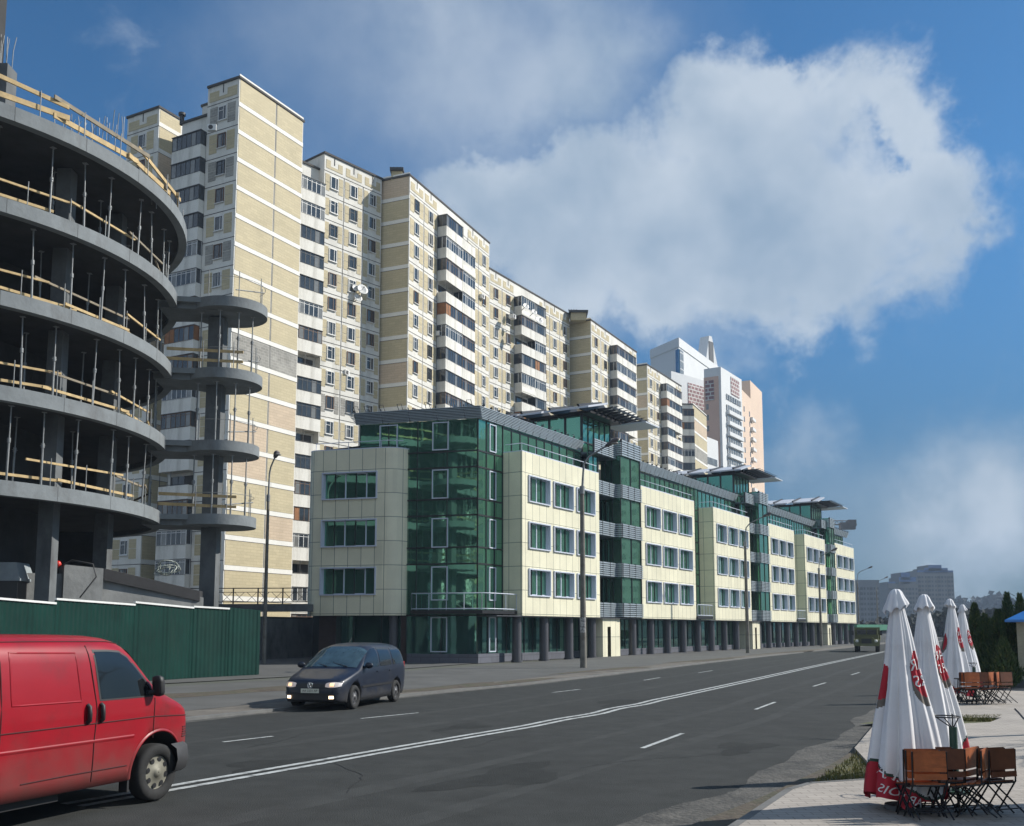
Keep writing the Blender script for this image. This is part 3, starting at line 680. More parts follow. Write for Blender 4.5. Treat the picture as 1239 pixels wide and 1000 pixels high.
mb = MB(); mb.fbox(f8, w8*.45, w8*.95, 0, .15, H8-9, H8-2.0, 0); mb.build('maroon_panel', [maroon], T2); mb = MB(); mb.fbox(f5, w5*.45, w5*.85, 0, .15, H2-6, H2-1, 0); mb.build('maroon_panel', [maroon], T2); mb = MB(); mb.fbox(fsd, wsd*.1, wsd*.6, .3, .5, H2-9, H2-3.5, 0); mb.build('maroon_panel', [maroon], T2)
mb = MB(); 
for k in range(20):
    z = H2-9-k*3.0
    if z < 22: break
    if k > 0: mb.fbox(f5, w5*.22, w5*.9, 0, .9, z-.3, z+.75, 0)
    mb.fbox(f5, w5*.22, w5*.9, 0, .25 if k else .1, z+.75, z+2.3, 1)
    for j in range(7): mb.fbox(f5, w5*(.22+.68*j/6)-.08, w5*(.22+.68*j/6)+.08, .25, .32, z+.75, z+2.3, 0)
    for q in (.25,.75): mb.fbox(f6, w6*q-.5, w6*q+.5, -.3, -.22, z+.6, z+2.1, 1)
    mb.fbox(f6, w6*.8, w6*1.1, -.3, .5, z-.3, z+.6, 0)
    mb.fbox(fsd, wsd*.12, wsd*.26, .3, .37, z+.6, z+2.1, 1)
    for (a, b) in ((.03,.28),(.4,.66),(.74,.96)): 
        if z < H8-10: mb.fbox(f8, w8*a, w8*b, 0, .12, z+.75, z+2.2, 1); mb.fbox(f8, w8*a, w8*b, 0, .5, z-.3, z+.6, 0)
    mb.build('balcony_row', [wt, M['panel']], T2); mb = MB()
mb = MB(); lw0 = vp(853,625,215).to_2d(); lw1 = vp(871,627,222).to_2d(); f9, w9 = frame2(lw0, lw1); h9 = vp(860,530,218).z
T3 = thing('residential_tower', 'lower pale lilac block with ribbon windows at the foot of the residential tower', 'tower', (lw0.x,lw0.y,0))
mb.fbox(f9, 0, w9, -10, 0, 0, h9, 0); mb.build('wall', [wt], T3); mb = MB()
for k in range(9):
    z = h9-6-k*3.0; mb.fbox(f9, w9*.15, w9*.9, 0, .08, z, z+1.5, 0)
mb.build('ribbon_windows', [M['panel']], T3)
# ---------------- green glass office building ----------------
P0 = gp(577, 803).to_2d()
OS = Fr(P0, (.525, .851))                    # long street side, s runs away from the corner
OF = Fr(P0, (.965, -.26))                    # front, s negative to the left
OB = thing('office_building', 'new office block of green glass and cream panel bays with metal louvre bands', 'office building', (*P0, 0))
HC = 14.82; HR = 15.5; HB0 = 2.85; HB1 = 13.1
STW = [(4.15,5.72),(7.1,8.67),(10.05,11.62)]
LEN = 93.5
bays = [(2.84,13.45),(20.7,31.9),(36.6,46.8),(53,62.5),(66.8,76.0),(81,91.5)]
zones = [(13.45,20.7),(46.8,53.0),(76.0,81.0)]
gaps = [(0,2.84),(31.9,36.6),(62.5,66.8)]
# solid core behind the glass, roof deck
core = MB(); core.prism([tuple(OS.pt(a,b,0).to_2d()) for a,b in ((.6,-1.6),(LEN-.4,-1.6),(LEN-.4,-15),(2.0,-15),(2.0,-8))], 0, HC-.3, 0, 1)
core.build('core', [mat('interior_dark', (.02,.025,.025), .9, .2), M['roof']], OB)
# curtain walls
def glass_wall(fr, s0, s1, p, z0, z1, name='curtain_wall', m='glass_green', vs=1.35, hz=None, mull=True, pw=.05):
    g = MB(); g.fbox(fr, s0, s1, p-.08, p, z0, z1, 0); g.build(name, M[m], OB)
    if not mull: return
    q = MB(); n = max(1, round((s1-s0)/vs))
    for k in range(n+1):
        x = s0+(s1-s0)*k/n; q.fbox(fr, max(s0, x-pw/2), min(s1, x+pw/2), p, p+.05, z0, z1)
    for z in (hz or []):
        if z0 <= z <= z1: q.fbox(fr, s0, s1, p, p+.042, z-.045, z+.045)
    q.build('mullions', M['mullion'], OB)
HZ = [2.85,3.55,4.0,5.95,6.95,8.9,9.9,11.85,12.9]
HZ = [2.85,5.95,6.95,8.9,9.9,11.85,12.85]
glass_wall(OF, -7.75, 0, 0, 2.85, HC, vs=1.8, hz=HZ)
glass_wall(OF, -4.5, 0, 0, .55, 2.85, m='glass_dark', name='shop_glazing', vs=1.8)
glass_wall(OS, 0, 2.84, 0, 2.85, HC, vs=.95, hz=HZ)
for a, b in gaps[1:]: glass_wall(OS, a, b, 0, 2.85, HC, vs=.95, hz=HZ)
for a, b in bays: glass_wall(OS, a, b, 0, HB1-.6, HC, name='clerestory', vs=1.05, hz=[HC-.1])
glass_wall(OS, 0, LEN, -.7, .5, 2.85, m='glass_dark', name='shop_glazing', vs=1.1)
# opening lights (pale framed sashes) on the corner glass
def sash(fr, s0, s1, p, z0, z1, t=.06):
    q = MB(); q.fbox(fr, s0, s1, p, p+.07, z0, z0+t); q.fbox(fr, s0, s1, p, p+.07, z1-t, z1); q.fbox(fr, s0, s0+t, p, p+.07, z0+t, z1-t); q.fbox(fr, s1-t, s1, p, p+.07, z0+t, z1-t)
    return q.build('sash_frame', M['alu'], OB)
for z0, z1 in ((.65,2.75),(3.75,5.8),(6.95,8.75),(9.95,11.75),(12.95,14.7)):
    sash(OF, -2.9, -1.85, .04, z0, z1); sash(OS, 1.2, 1.95, .04, z0, z1)
for z in (13.0,): sash(OF, -6.4, -5.2, .04, z+.1, 14.7)
for a, b in gaps[1:]:
    for z0, z1 in ((3.75,5.8),(6.95,8.75),(9.95,11.75)): sash(OS, (a+b)/2-1.0, (a+b)/2-.2, .04, z0, z1)
# front cream block with rounded shoulders
def rounded(fr, s0, s1, p0, p1, r, both=True, n=6):
    out = [fr.pt(s0, p0, 0)]
    if both == 'l' or both is True:
        for k in range(n+1):
            t = math.pi/2*k/n; out.append(fr.pt(s0+r*(1-math.cos(t)), p1-r*(1-math.sin(t)), 0))
    else: out.append(fr.pt(s0, p1, 0))
    if both == 'r' or both is True:
        for k in range(n+1):
            t = math.pi/2*(1-k/n); out.append(fr.pt(s1-r*(1-math.cos(t)), p1-r*(1-math.sin(t)), 0))
    else: out.append(fr.pt(s1, p1, 0))
    out.append(fr.pt(s1, p0, 0)); return out
def cream_block(fr, s0, s1, p1, holes, zb, zt, rl=0, rr=0):
    mb = MB(); p0 = 0.02
    fl = s0+rl; frr = s1-rr
    wall_holes(mb, fr, fl, frr, p1, zb, zt, holes, 0)
    ol = [fr.pt(s0, p0, 0)]+([fr.pt(s0+rl*(1-math.cos(math.pi/2*k/7)), p1-rl*(1-math.sin(math.pi/2*k/7)), 0) for k in range(8)] if rl else [fr.pt(s0,p1,0)])
    orr = ([fr.pt(s1-rr*(1-math.cos(math.pi/2*(1-k/7))), p1-rr*(1-math.sin(math.pi/2*(1-k/7))), 0) for k in range(8)] if rr else [fr.pt(s1,p1,0)])+[fr.pt(s1, p0, 0)]
    for chain in (ol, orr):
        mb.grid([[Vector((p.x,p.y,z)) for p in chain] for z in (zb, zt)], 0, True)
    full = [p.to_2d() for p in ol+orr]
    mb.face([(p.x,p.y,zt) for p in full], 1); mb.face([(p.x,p.y,zb) for p in full][::-1], 1)
    # reveals
    o = mb.build('panel_bay', [M['cream'], M['roof']], OB)
    c = MB(); c.prism([tuple(fr.o.to_2d()*0+Vector((p.x,p.y))) for p in full], zt, zt+.06); c.build('coping', M['alu'], OB)
    return o
def office_window(fr, s0, s1, p, z0, z1, parts, dep=.38):
    t = .075
    q = MB()
    q.fbox(fr, s0-.02, s1+.02, p-.02, p+.10, z0-t, z0); q.fbox(fr, s0-.02, s1+.02, p-.02, p+.10, z1, z1+t)
    q.fbox(fr, s0-t, s0, p-.021, p+.101, z0-t, z1+t); q.fbox(fr, s1, s1+t, p-.021, p+.101, z0-t, z1+t)
    # reveals
    q.fbox(fr, s0, s0+.02, p-dep, p, z0, z1); q.fbox(fr, s1-.02, s1, p-dep, p, z0, z1); q.fbox(fr, s0, s1, p-dep, p, z0-.02, z0); q.fbox(fr, s0, s1, p-dep, p, z1, z1+.02)
    o = q.build('window', M['alu'], OB)
    g = MB(); g.fbox(fr, s0+.02, s1-.02, p-dep-.02, p-dep+.02, z0, z1, 0)
    n = parts
    for k in range(n+1):
        x = s0+.02+(s1-s0-.04)*k/n
        g.fbox(fr, max(s0+.02,x-.035), min(s1-.02,x+.035), p-dep+.02, p-dep+.07, z0, z1, 2 if k % 2 else 1)
        if k % 2 and k < n:
            y = s0+.02+(s1-s0-.04)*(k+1)/n; g.fbox(fr, x, y, p-dep+.02, p-dep+.065, z0, z0+.05, 1); g.fbox(fr, x, y, p-dep+.02, p-dep+.065, z1-.05, z1, 1)
    po = g.build('pane', [M['glass_green'], M['alu'], M['mullion']], OB); po.parent = o; 
    return o
PB = 1.45
for bi, (a, b) in enumerate(bays):
    n = 3; w_ = (b-a-.8*2-.62*2)/3 if bi < 2 else (b-a-.75*2-.62*2)/3
    hs = []
    for k in range(3):
        x0 = a+.8+k*(w_+.62)
        for z0, z1 in STW: hs.append((x0, x0+w_, z0, z1))
    cream_block(OS, a, b, PB, hs, HB0, HB1)
    for h in hs: office_window(OS, h[0], h[1], PB, h[2], h[3], 4, dep=.26)
    # roof terrace rail
    r = MB()
    for hh in (.55,):
        r.tube([OS.pt(a+.2,.1,HB1+hh), OS.pt(a+.2,PB-.15,HB1+hh), OS.pt(b-.1,PB-.15,HB1+hh)], .025, 6)
    k = a+.2
    while k < b: r.tube([OS.pt(k,PB-.15,HB1), OS.pt(k,PB-.15,HB1+.55)], .016, 5); k += 1.7
    r.build('terrace_rail', M['alu'], OB)
hf = [(-9.75,-6.2,z0,z1) for z0, z1 in STW]
cream_block(OF, -10.9, -4.45, .95, hf, HB0, HB1, rl=.7, rr=1.3)
for h in hf: office_window(OF, h[0], h[1], .95, h[2], h[3], 5, dep=.25)
r = MB(); r.tube([OF.pt(-10.6,.3,HB1+.5), OF.pt(-10.4,.75,HB1+.5), OF.pt(-5.5,.75,HB1+.5), OF.pt(-4.7,.3,HB1+.5)], .025, 6)
for k in (-10.4,-8.2,-6.0,-5.0): r.tube([OF.pt(k,.72,HB1), OF.pt(k,.72,HB1+.5)], .02, 5)
r.build('terrace_rail', M['alu'], OB)
# left flank and ground floor of the front
glass_wall(OF, -10.2, -4.6, -.9, .5, 2.85, m='glass_dark', name='shop_glazing', vs=1.9)
for a, b in ((-10.35,-9.2),(-4.9,-4.25)):
    mb = MB(); mb.fbox(OF, a, b, -.85, -.1, 0, 2.85); mb.build('stone_pier', M['brown'], OB)
mb = MB(); mb.prism([tuple(OF.pt(a,b,0).to_2d()) for a,b in ((-10.7,0),(-9.1,0),(-9.1,-14),(-10.7,-14))], 2.9, HB1-.1, 0, 1); mb.build('flank_wall', [M['cream'], M['roof']], OB)
# plinths
mb = MB(); mb.fbox(OF, -4.4, .12, -.5, .12, 0, .55); mb.fbox(OF, -10.6, -4.4, -.9, -.75, 0, .5); mb.fbox(OS, 0.0, 2.9, -.5, .12, 0, .55); mb.fbox(OS, 2.9, LEN, -.75, -.45, 0, .5)
mb.build('plinth', M['plinth'], OB)
# round columns
s = 3.3; 
for k in range(27):
    x = 3.3+3.4*k
    if any(a+.5 < x < b-2.4 for a, b in zones) or x > LEN-1: continue
    c = OS.pt(x, .75, 0); mb = MB(); mb.cyl((c.x,c.y), .30, 0, HB0, 20); mb.cyl((c.x,c.y), .36, 0, .12, 20); mb.build('column', M['column'], OB)
for x in (-5.3,):
    c = OF.pt(x, .1, 0); mb = MB(); mb.cyl((c.x,c.y), .26, 0, HB0, 18); mb.build('column', M['column'], OB)
# soffit along the overhang
mb = MB(); mb.fbox(OS, 0, LEN, -.6, PB-.05, HB0-.06, HB0-.005); mb.build('soffit', M['column'], OB)
# louvre bands
def louver(fr, s0, s1, p, z0, z1, flare=0, n=8, ends=True, ribs=1.1):
    q = MB(); h = (z1-z0)/n
    for k in range(n):
        z = z0+h*k; pp = p+flare*(k+.5)/n
        q.fbox(fr, s0-flare*(k+.5)/n, s1+0, pp-.1, pp+.02, z+.02, z+h*.72)
    k = s0
    while k <= s1+.01:
        A = [fr.pt(k-.02, p-.12, z0), fr.pt(k+.02, p-.12, z0), fr.pt(k+.02, p+.03, z0), fr.pt(k-.02, p+.03, z0)]
        B = [fr.pt(k-.02, p-.12+flare, z1+.12*(flare>0)), fr.pt(k+.02, p-.12+flare, z1+.12*(flare>0)), fr.pt(k+.02, p+.04+flare, z1+.12*(flare>0)), fr.pt(k-.02, p+.04+flare, z1+.12*(flare>0))]
        q.box8(A+B, 1); k += ribs
    b = fr.pt(s0, p-.13, 0)
    q.face([fr.pt(s0,p-.1,z0), fr.pt(s1,p-.1,z0), fr.pt(s1,p-.1+flare,z1), fr.pt(s0,p-.1+flare,z1)], 2)
    return q.build('louvre_band', [M['louver'], M['mullion'], M['louver_back']], OB)
louver(OF, -7.95, .33, .15, HC, HR, flare=.45, ribs=1.8)
louver(OS, 0, 13.2, .15, HC, HR, flare=.3, ribs=.9)
for a, b in ((20.9,46.6),(53.2,75.8),(81.2,LEN)): louver(OS, a, b, .15, HC, HR, flare=.3, ribs=.9)
for x in (-7.9,-7.2,-6.2,-5.0,-3.2,-1.6,-.5):   # stays standing above the cornice
    q = MB(); q.tube([OF.pt(x,.3,HR-.1), OF.pt(x,.75,HR+.33), OF.pt(x+.28,.75,HR+.33), OF.pt(x+.28,.3,HR-.1)], .022, 5); q.build('cornice_stay', M['mullion'], OB)
x = 0
while x < LEN: 
    if not any(a < x < b for a, b in zones): q = MB(); q.tube([OS.pt(x,.35,HR-.1), OS.pt(x,.5,HR+.22), OS.pt(x+.12,.2,HR+.22)], .018, 4); q.build('cornice_stay', M['mullion'], OB)
    x += 1.05
# stair zones: recessed loggias with louvre spandrels, and a glass pier with louvre boxes
for zi, (a, b) in enumerate(zones):
    w_ = b-a; m = a+w_*.5
    glass_wall(OS, a, a+w_*.22, .6, 2.85, HC+.1, vs=.8, hz=[5.9,8.85,11.8])
    glass_wall(OS, a+w_*.22, m, -.5, 2.85, HC, m='glass_dark', vs=.8, hz=[5.9,8.85,11.8])
    mb = MB(); mb.fbox(OS, a+w_*.2, a+w_*.22, -.5, .65, 2.85, HC); mb.build('fin', M['mullion'], OB)
    for z in (2.95,5.9,8.85,11.8,14.75):
        louver(OS, a, m, 1.1, z-.05, z+1.0, n=7, ribs=1.2)
        mb = MB(); mb.fbox(OS, a+.02, m, -.5, .98, z-.1, z+.02); mb.build('loggia_slab', M['louver_back'], OB)
    for z0, z1 in ((3.95,5.8),(6.9,8.75),(9.85,11.7)): sash(OS, a+w_*.27, a+w_*.33, -.45, z0, z1); sash(OS, a+w_*.4, a+w_*.46, -.45, z0, z1)
    # glass pier
    mb = MB(); pr_ = 1.5
    mb.fbox(OS, m, b-.1, -.2, pr_-.1, 2.95, HC+1.3, 0); mb.build('glass_pier', M['glass_green'], OB)
    q = MB()
    for x in (m, m+(b-m)*.5, b-.12): q.fbox(OS, x-.03, x+.03, pr_-.1, pr_-.04, 2.95, HC+1.3)
    for p in (.2,.75): q.fbox(OS, m-.04, m, p-.03, p+.03, 2.95, HC+1.3)
    q.build('mullions', M['mullion'], OB)
    for z in (2.95,5.9,8.85,11.8,15.0):
        louver(OS, m, b-.06, pr_+.05, z-.05, z+(1.0 if z < 15 else 1.2), n=7, ribs=1.1)
        fx = Fr(OS.pt(m,-.2,0).to_2d(), tuple(OS.n.to_2d()))
        louver(fx, 0, pr_+.25, .06, z-.05, z+(1.0 if z < 15 else 1.2), n=7, ribs=1.1) if False else None
        sl_ = MB()
        for k in range(7):
            zz = z-.05+k*(1.05/7); sl_.fbox(OS, m-.1, m-.02, -.2, pr_+.05, zz+.02, zz+.11)
        sl_.build('louvre_return', M['louver'], OB)
    # cream entrance box at street level with its tall slot
    mb = MB(); e0 = a+.9; e1 = m+.1
    wall_holes(mb, OS, e0, e1, 1.2, 0, 2.84, [(e0+.75,e0+1.3,.0,2.2)], 0)
    mb.face([OS.pt(e0,-.6,0),OS.pt(e0,1.2,0),OS.pt(e0,1.2,2.84),OS.pt(e0,-.6,2.84)],0); mb.face([OS.pt(e1,1.2,0),OS.pt(e1,-.6,0),OS.pt(e1,-.6,2.84),OS.pt(e1,1.2,2.84)],0)
    mb.fbox(OS, e0+.6, e0+1.5, .75, .8, 0, 2.4, 1); mb.build('entrance_box', [M['cream'], M['louver_back']], OB)
# corner balcony and the small balconies in the recesses
def balcony(pts_in, rail_h=1.0, z=HB0+.05, th=.22, posts=.7):
    mb = MB(); mb.prism([tuple(p) for p in pts_in[0]], z-th, z); sl = mb.build('balcony', M['mullion'], OB)
    r = MB(); path = [Vector((p[0],p[1],z)) for p in pts_in[1]]
    for hh in (.08, rail_h): r.tube([p+Vector((0,0,hh)) for p in path], .032, 6)
    for a, b in zip(path, path[1:]):
        n = max(1, round((b-a).length/posts))
        for k in range(n+1):
            c = a+(b-a)*k/n; r.tube([c, c+Vector((0,0,rail_h))], .022, 5)
    g = r.build('railing', M['alu'], OB); g.parent = sl
A_ = OF.pt(-3.9,0,0); B_ = OF.pt(-3.9,.9,0); C_ = OF.pt(.6,.9,0); D_ = OS.pt(.3,1.1,0); E_ = OS.pt(2.8,1.1,0); G_ = OS.pt(2.8,0,0)
corner = Vector((C_.x*.5+D_.x*.5, C_.y*.5+D_.y*.5, 0))
tt = lambda *q: [v.to_2d() for v in q]
balcony((tt(A_,B_,C_,D_,E_,G_,OS.pt(0,0,0)), tt(OF.pt(-3.85,.05,0),OF.pt(-3.85,.85,0),OF.pt(.55,.85,0),OS.pt(.3,1.05,0),OS.pt(2.8,1.05,0))), z=3.15, posts=1.1)
for a, b in gaps[1:]:
    balcony((tt(OS.pt(a,0,0),OS.pt(a,1.6,0),OS.pt(b-1,1.6,0),OS.pt(b-1,0,0)), tt(OS.pt(a+.1,1.55,0),OS.pt(b-1.05,1.55,0),OS.pt(b-1.05,.1,0))), z=3.15)
# rooftop glass pavilions under winged canopies
for pi, (s1, L_) in enumerate(((14.3,9.5),(47.5,9.5),(76.8,9.5))):
    zt = 17.75; zb = HR-.8
    s0 = s1-.2
    mb = MB(); mb.fbox(OS, s0, s0+4.6, -L_-.3, -.2, zb, zt, 0); mb.build('pavilion_glazing', M['glass_green'], OB)
    q = MB()
    for k in range(8):
        p = -.25-(L_)*k/7; q.fbox(OS, s0-.05, s0, p-.08, p+.08, zb, zt)
    for z in (zb+1.0, zt-.05): q.fbox(OS, s0-.055, s0, -L_-.3, -.2, z-.05, z+.05); q.fbox(OS, s0, s0+4.6, -.2, -.14, z-.05, z+.05)
    for k in range(6): q.fbox(OS, s0+.92*k-.03, s0+.92*k+.03, -.2, -.14, zb, zt)
    q.build('mullions', M['mullion'], OB)
    c = MB()
    lift = lambda p: zt+.30+.12*p/L_
    # shell panels and black spars
    for (pa, pb, gap) in ((-L_-1.6,-5.0,0),(-4.8,-2.9,0),(-2.7,1.0,0)):
        P = []
        for z in (0,.14):
            for (ss, pp) in ((s0-1.3,pb),(s0+1.9,pb),(s0+1.9,pa),(s0-1.3,pa)): 
                v = OS.pt(ss, pp, zt+z+(.95 if ss > s0 else .12)); P.append(v)
        c.box8(P, 0)
    c.build('canopy', mat('canopy_white', (.55,.58,.64), .35, .05), OB)
    c = MB()
    for k in range(5):
        pp = -L_+.2+k*2.4
        c.box8([OS.pt(s0-1.0,pp,zt+.1),OS.pt(s0+5,pp,zt+.1),OS.pt(s0+5,pp-.16,zt+.1),OS.pt(s0-1.0,pp-.16,zt+.1),OS.pt(s0-1.5,pp,zt+.42),OS.pt(s0+2.2,pp,zt+1.28),OS.pt(s0+2.2,pp-.16,zt+1.28),OS.pt(s0-1.5,pp-.16,zt+.42)])
    c.fbox(OS, s0-.2, s0+5, -L_-1, .6, zt, zt+.16)
    for k in range(8):     # slatted wing over the street edge
        x = s0+1.0+k*.78; P = []
        c.box8([OS.pt(x,.1,zt+.12),OS.pt(x+.12,.1,zt+.12),OS.pt(x+.12,-1.9,zt+.12),OS.pt(x,-1.9,zt+.12),OS.pt(x,2.3,zt+.5),OS.pt(x+.12,2.3,zt+.5),OS.pt(x+.12,-1.9,zt+.5),OS.pt(x,-1.9,zt+.5)])
    for z, p in ((zt+.3,1.9),(zt+.3,.5)): c.fbox(OS, s0+.6, s0+7.2, p, p+.12, z, z+.14)
    c.build('canopy_spars', M['mullion'], OB)
    c = MB(); c.box8([OS.pt(s0+5.6,2.4,zt+.1),OS.pt(s0+8.2,2.4,zt+.1),OS.pt(s0+8.2,-1,zt+.1),OS.pt(s0+5.6,-1,zt+.1),OS.pt(s0+5.6,2.4,zt+.2),OS.pt(s0+8.2,2.4,zt+.2),OS.pt(s0+8.2,-1,zt+.2),OS.pt(s0+5.6,-1,zt+.2)]); c.build('canopy_wing', MATS['canopy_white'], OB)
# ---------------- half built concrete frame on the left ----------------
CF = thing('concrete_frame', 'unfinished building of curved grey concrete floor slabs on columns behind the green fence', 'unfinished building', (-24, 41, 0))
CX, CY = -26.2, 40.9
LV = [(7.15,11.0),(10.45,11.1),(13.75,11.25),(17.05,11.35),(20.35,11.6)]
def arc(r, a0, a1, n): return [(CX+r*math.cos(R(a0+(a1-a0)*k/n)), CY+r*math.sin(R(a0+(a1-a0)*k/n))) for k in range(n+1)]
DC = [(-13.45,45.0),(-13.4,45.0),(-13.35,45.0),(-13.2,45.0)]
for i, (z, r) in enumerate(LV):
    mb = MB(); ring = arc(r, -115, 75, 70); inner = arc(r-.35, -115, 75, 70)
    mb.grid([[(x,y,zz) for x, y in P] for P, zz in ((inner,z-.30),(inner,z-.53),(ring,z-.53),(ring,z),(arc(r-.9,-115,75,70),z),)], 0, False)
    mb.build('edge_beam', M['concrete'], CF)
    mb = MB()       # formwork joints in the edge beam
    for k in range(2, 69, 5):
        x, y = ring[k]; n_ = Vector((x-CX, y-CY)).normalized(); t_ = Vector((-n_.y, n_.x))*.012
        a_ = Vector((x,y))+n_*.004; b_ = Vector((x,y))-n_*.05; q = random.uniform(-.01,.01)
        mb.box8([(*(a_-t_),z-.53),(*(a_+t_),z-.53),(*(b_+t_),z-.53),(*(b_-t_),z-.53),(*(a_-t_),z+q*.1-.002),(*(a_+t_),z+q*.1-.002),(*(b_+t_),z-.002),(*(b_-t_),z-.002)])
    mb.build('formwork_joints', M['concrete_d'], CF)['kind'] = 'stuff'
    mb = MB(); poly = arc(r-.34, -115, 75, 60)+[(CX-12,CY+11),(CX-12,CY-11)]
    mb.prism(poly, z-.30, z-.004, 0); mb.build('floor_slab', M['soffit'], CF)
    if i < 4:
        cx, cy = DC[i]; mb = MB()
        n = 40; rr = 1.72
        mb.cyl((cx,cy), rr, z-.54, z-.08, 44)
        o = mb.build('balcony_disc', M['concrete'], CF)
        # neck joining the disc to the slab
        mb = MB(); a = Vector((cx-.3,cy-.2)); b = Vector((CX+(r-.6)*math.cos(R(20)), CY+(r-.6)*math.sin(R(20)))); u = (b-a).normalized(); nn = Vector((-u.y,u.x))
        for (wd, z0, z1) in ((1.15,z-.32,z-.085),(.9,z-.56,z-.32)):
            mb.prism([tuple(a+nn*wd), tuple(b+nn*wd*1.2), tuple(b-nn*wd*1.2), tuple(a-nn*wd)], z0, z1)
        mb.build('neck_slab', M['concrete'], CF)
# column under the discs and inner columns
mb = MB(); cx, cy = -13.65, 45.0; mb.box(cx-.42,cx+.28,cy-.35,cy+.35,0,16.4); mb.build('column', M['concrete_d'], CF)
mb = MB(); mb.box(cx+.45,cx+.75,cy+.6,cy+.9,0,17.0); 
for ang, rr in ((-50,9.3),(-22,9.3),(5,9.0),(30,8.6),(-75,9.2)):
    x = CX+rr*math.cos(R(ang)); y = CY+rr*math.sin(R(ang)); mb = MB()
    mb.box(x-.28,x+.28,y-.28,y+.28,0,20.0); mb.build('column', M['concrete_d'], CF)
# core and back walls, dark inside
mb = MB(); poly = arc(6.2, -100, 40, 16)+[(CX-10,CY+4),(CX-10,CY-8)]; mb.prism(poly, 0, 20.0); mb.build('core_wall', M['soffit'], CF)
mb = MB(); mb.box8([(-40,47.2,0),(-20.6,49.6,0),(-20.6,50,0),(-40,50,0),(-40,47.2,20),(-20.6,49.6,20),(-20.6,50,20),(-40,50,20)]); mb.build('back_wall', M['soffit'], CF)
mb = MB()
x, y = CX+9.6*math.cos(R(8)), CY+9.6*math.sin(R(8)); mb.box(x-1.6,x+.3,y-.6,y+.5,20.35,22.2); mb.build('stub_wall', M['concrete_d'], CF)
# stub column at the left with starter bars
for (px, py0, py1, Y) in ((4,133,82,34.5),):
    b = vp(px,py0,Y); t = vp(px,py1,Y); mb = MB(); mb.box(b.x-.8,b.x+.22,Y-.3,Y+.4,20.3,t.z); mb.build('column_stub', M['concrete_d'], CF)
def rebar(px, py, px2, py2, Y, n, jit, name='starter_bars'):
    mb = MB()
    a = vp(px,py,Y); b = vp(px2,py2,Y)
    for k in range(n):
        q = k/(n-1) if n > 1 else 0; x = a.x+(b.x-a.x)*q; z = a.z+(b.z-a.z)*q
        yy = Y+random.uniform(-.3,.4); h = jit*random.uniform(.75,1.1); l = random.uniform(-.12,.12)
        mb.tube([(x,yy,z-.3),(x+l*.3,yy,z+h*.6),(x+l,yy+random.uniform(-.1,.1),z+h)], .016, 4)
    mb.build(name, M['steel'], CF)
rebar(0,82,9,82,34.5,6,1.45); rebar(110,170,150,160,39.5,12,.85); rebar(70,150,112,165,38,10,.55); rebar(176,232,190,245,40,3,.7)
# big post at the top left corner of the picture
b = vp(0,20,34.2); mb = MB(); mb.box(b.x-1.2,b.x+.06,34,34.5,22,25.4); mb.build('column_stub', M['soffit'], CF)
# steel props between the floors: each is a thing
def prop_mesh(h):
    mb = MB(); mb.tube([(0,0,0),(0,0,h*.55)], .042, 7); mb.tube([(0,0,h*.55),(0,0,h)], .028, 6)
    mb.box(-.09,.09,-.09,.09,0,.012); mb.box(-.09,.09,-.09,.09,h-.012,h); mb.tube([(0,0,h*.52),(0,0,h*.58)], .065, 8); mb.tube([(-.1,0,h*.55),(.1,0,h*.55)], .012, 5)
    o = mb.build('steel_prop', M['steel']); me = o.data; bpy.data.objects.remove(o); return me
PM = prop_mesh(2.76); PM2 = prop_mesh(2.7)
for i in range(1, 5):
    z = LV[i-1][0]; r = min(LV[i-1][1], LV[i][1])-.55; lab = ['lowest','second','third','top'][i-1]
    for k in range(9):
        ang = -47+k*8.4+random.uniform(-1.5,1.5)+i*1.3
        for rr in ((r,) if k % 2 else (r, r-1.7)):
            o = bpy.data.objects.new('steel_prop', PM); COL.objects.link(o); 
            o.location = (CX+rr*math.cos(R(ang)), CY+rr*math.sin(R(ang)), z)
            o.rotation_euler = (R(random.uniform(-1.6,1.6)), R(random.uniform(-1.6,1.6)), random.random()*3)
            tag(o, 'thin steel prop standing on the '+lab+' open floor of the concrete frame', 'prop', 'steel props on the '+lab+' floor')
    cx, cy = DC[i-1]
    if i < 4:
        for dx, dy in ((.9,-1.1),(1.35,-.4),(.15,-1.45),(-.8,-1.1)):
            o = bpy.data.objects.new('steel_prop', PM2); COL.objects.link(o); o.location = (cx+dx, cy+dy, z-.08)
            tag(o, 'steel prop between the round balcony discs, standing on the '+['lowest','second','third'][i-1]+' disc', 'prop', 'steel props on the '+['lowest','second','third'][i-1]+' disc')
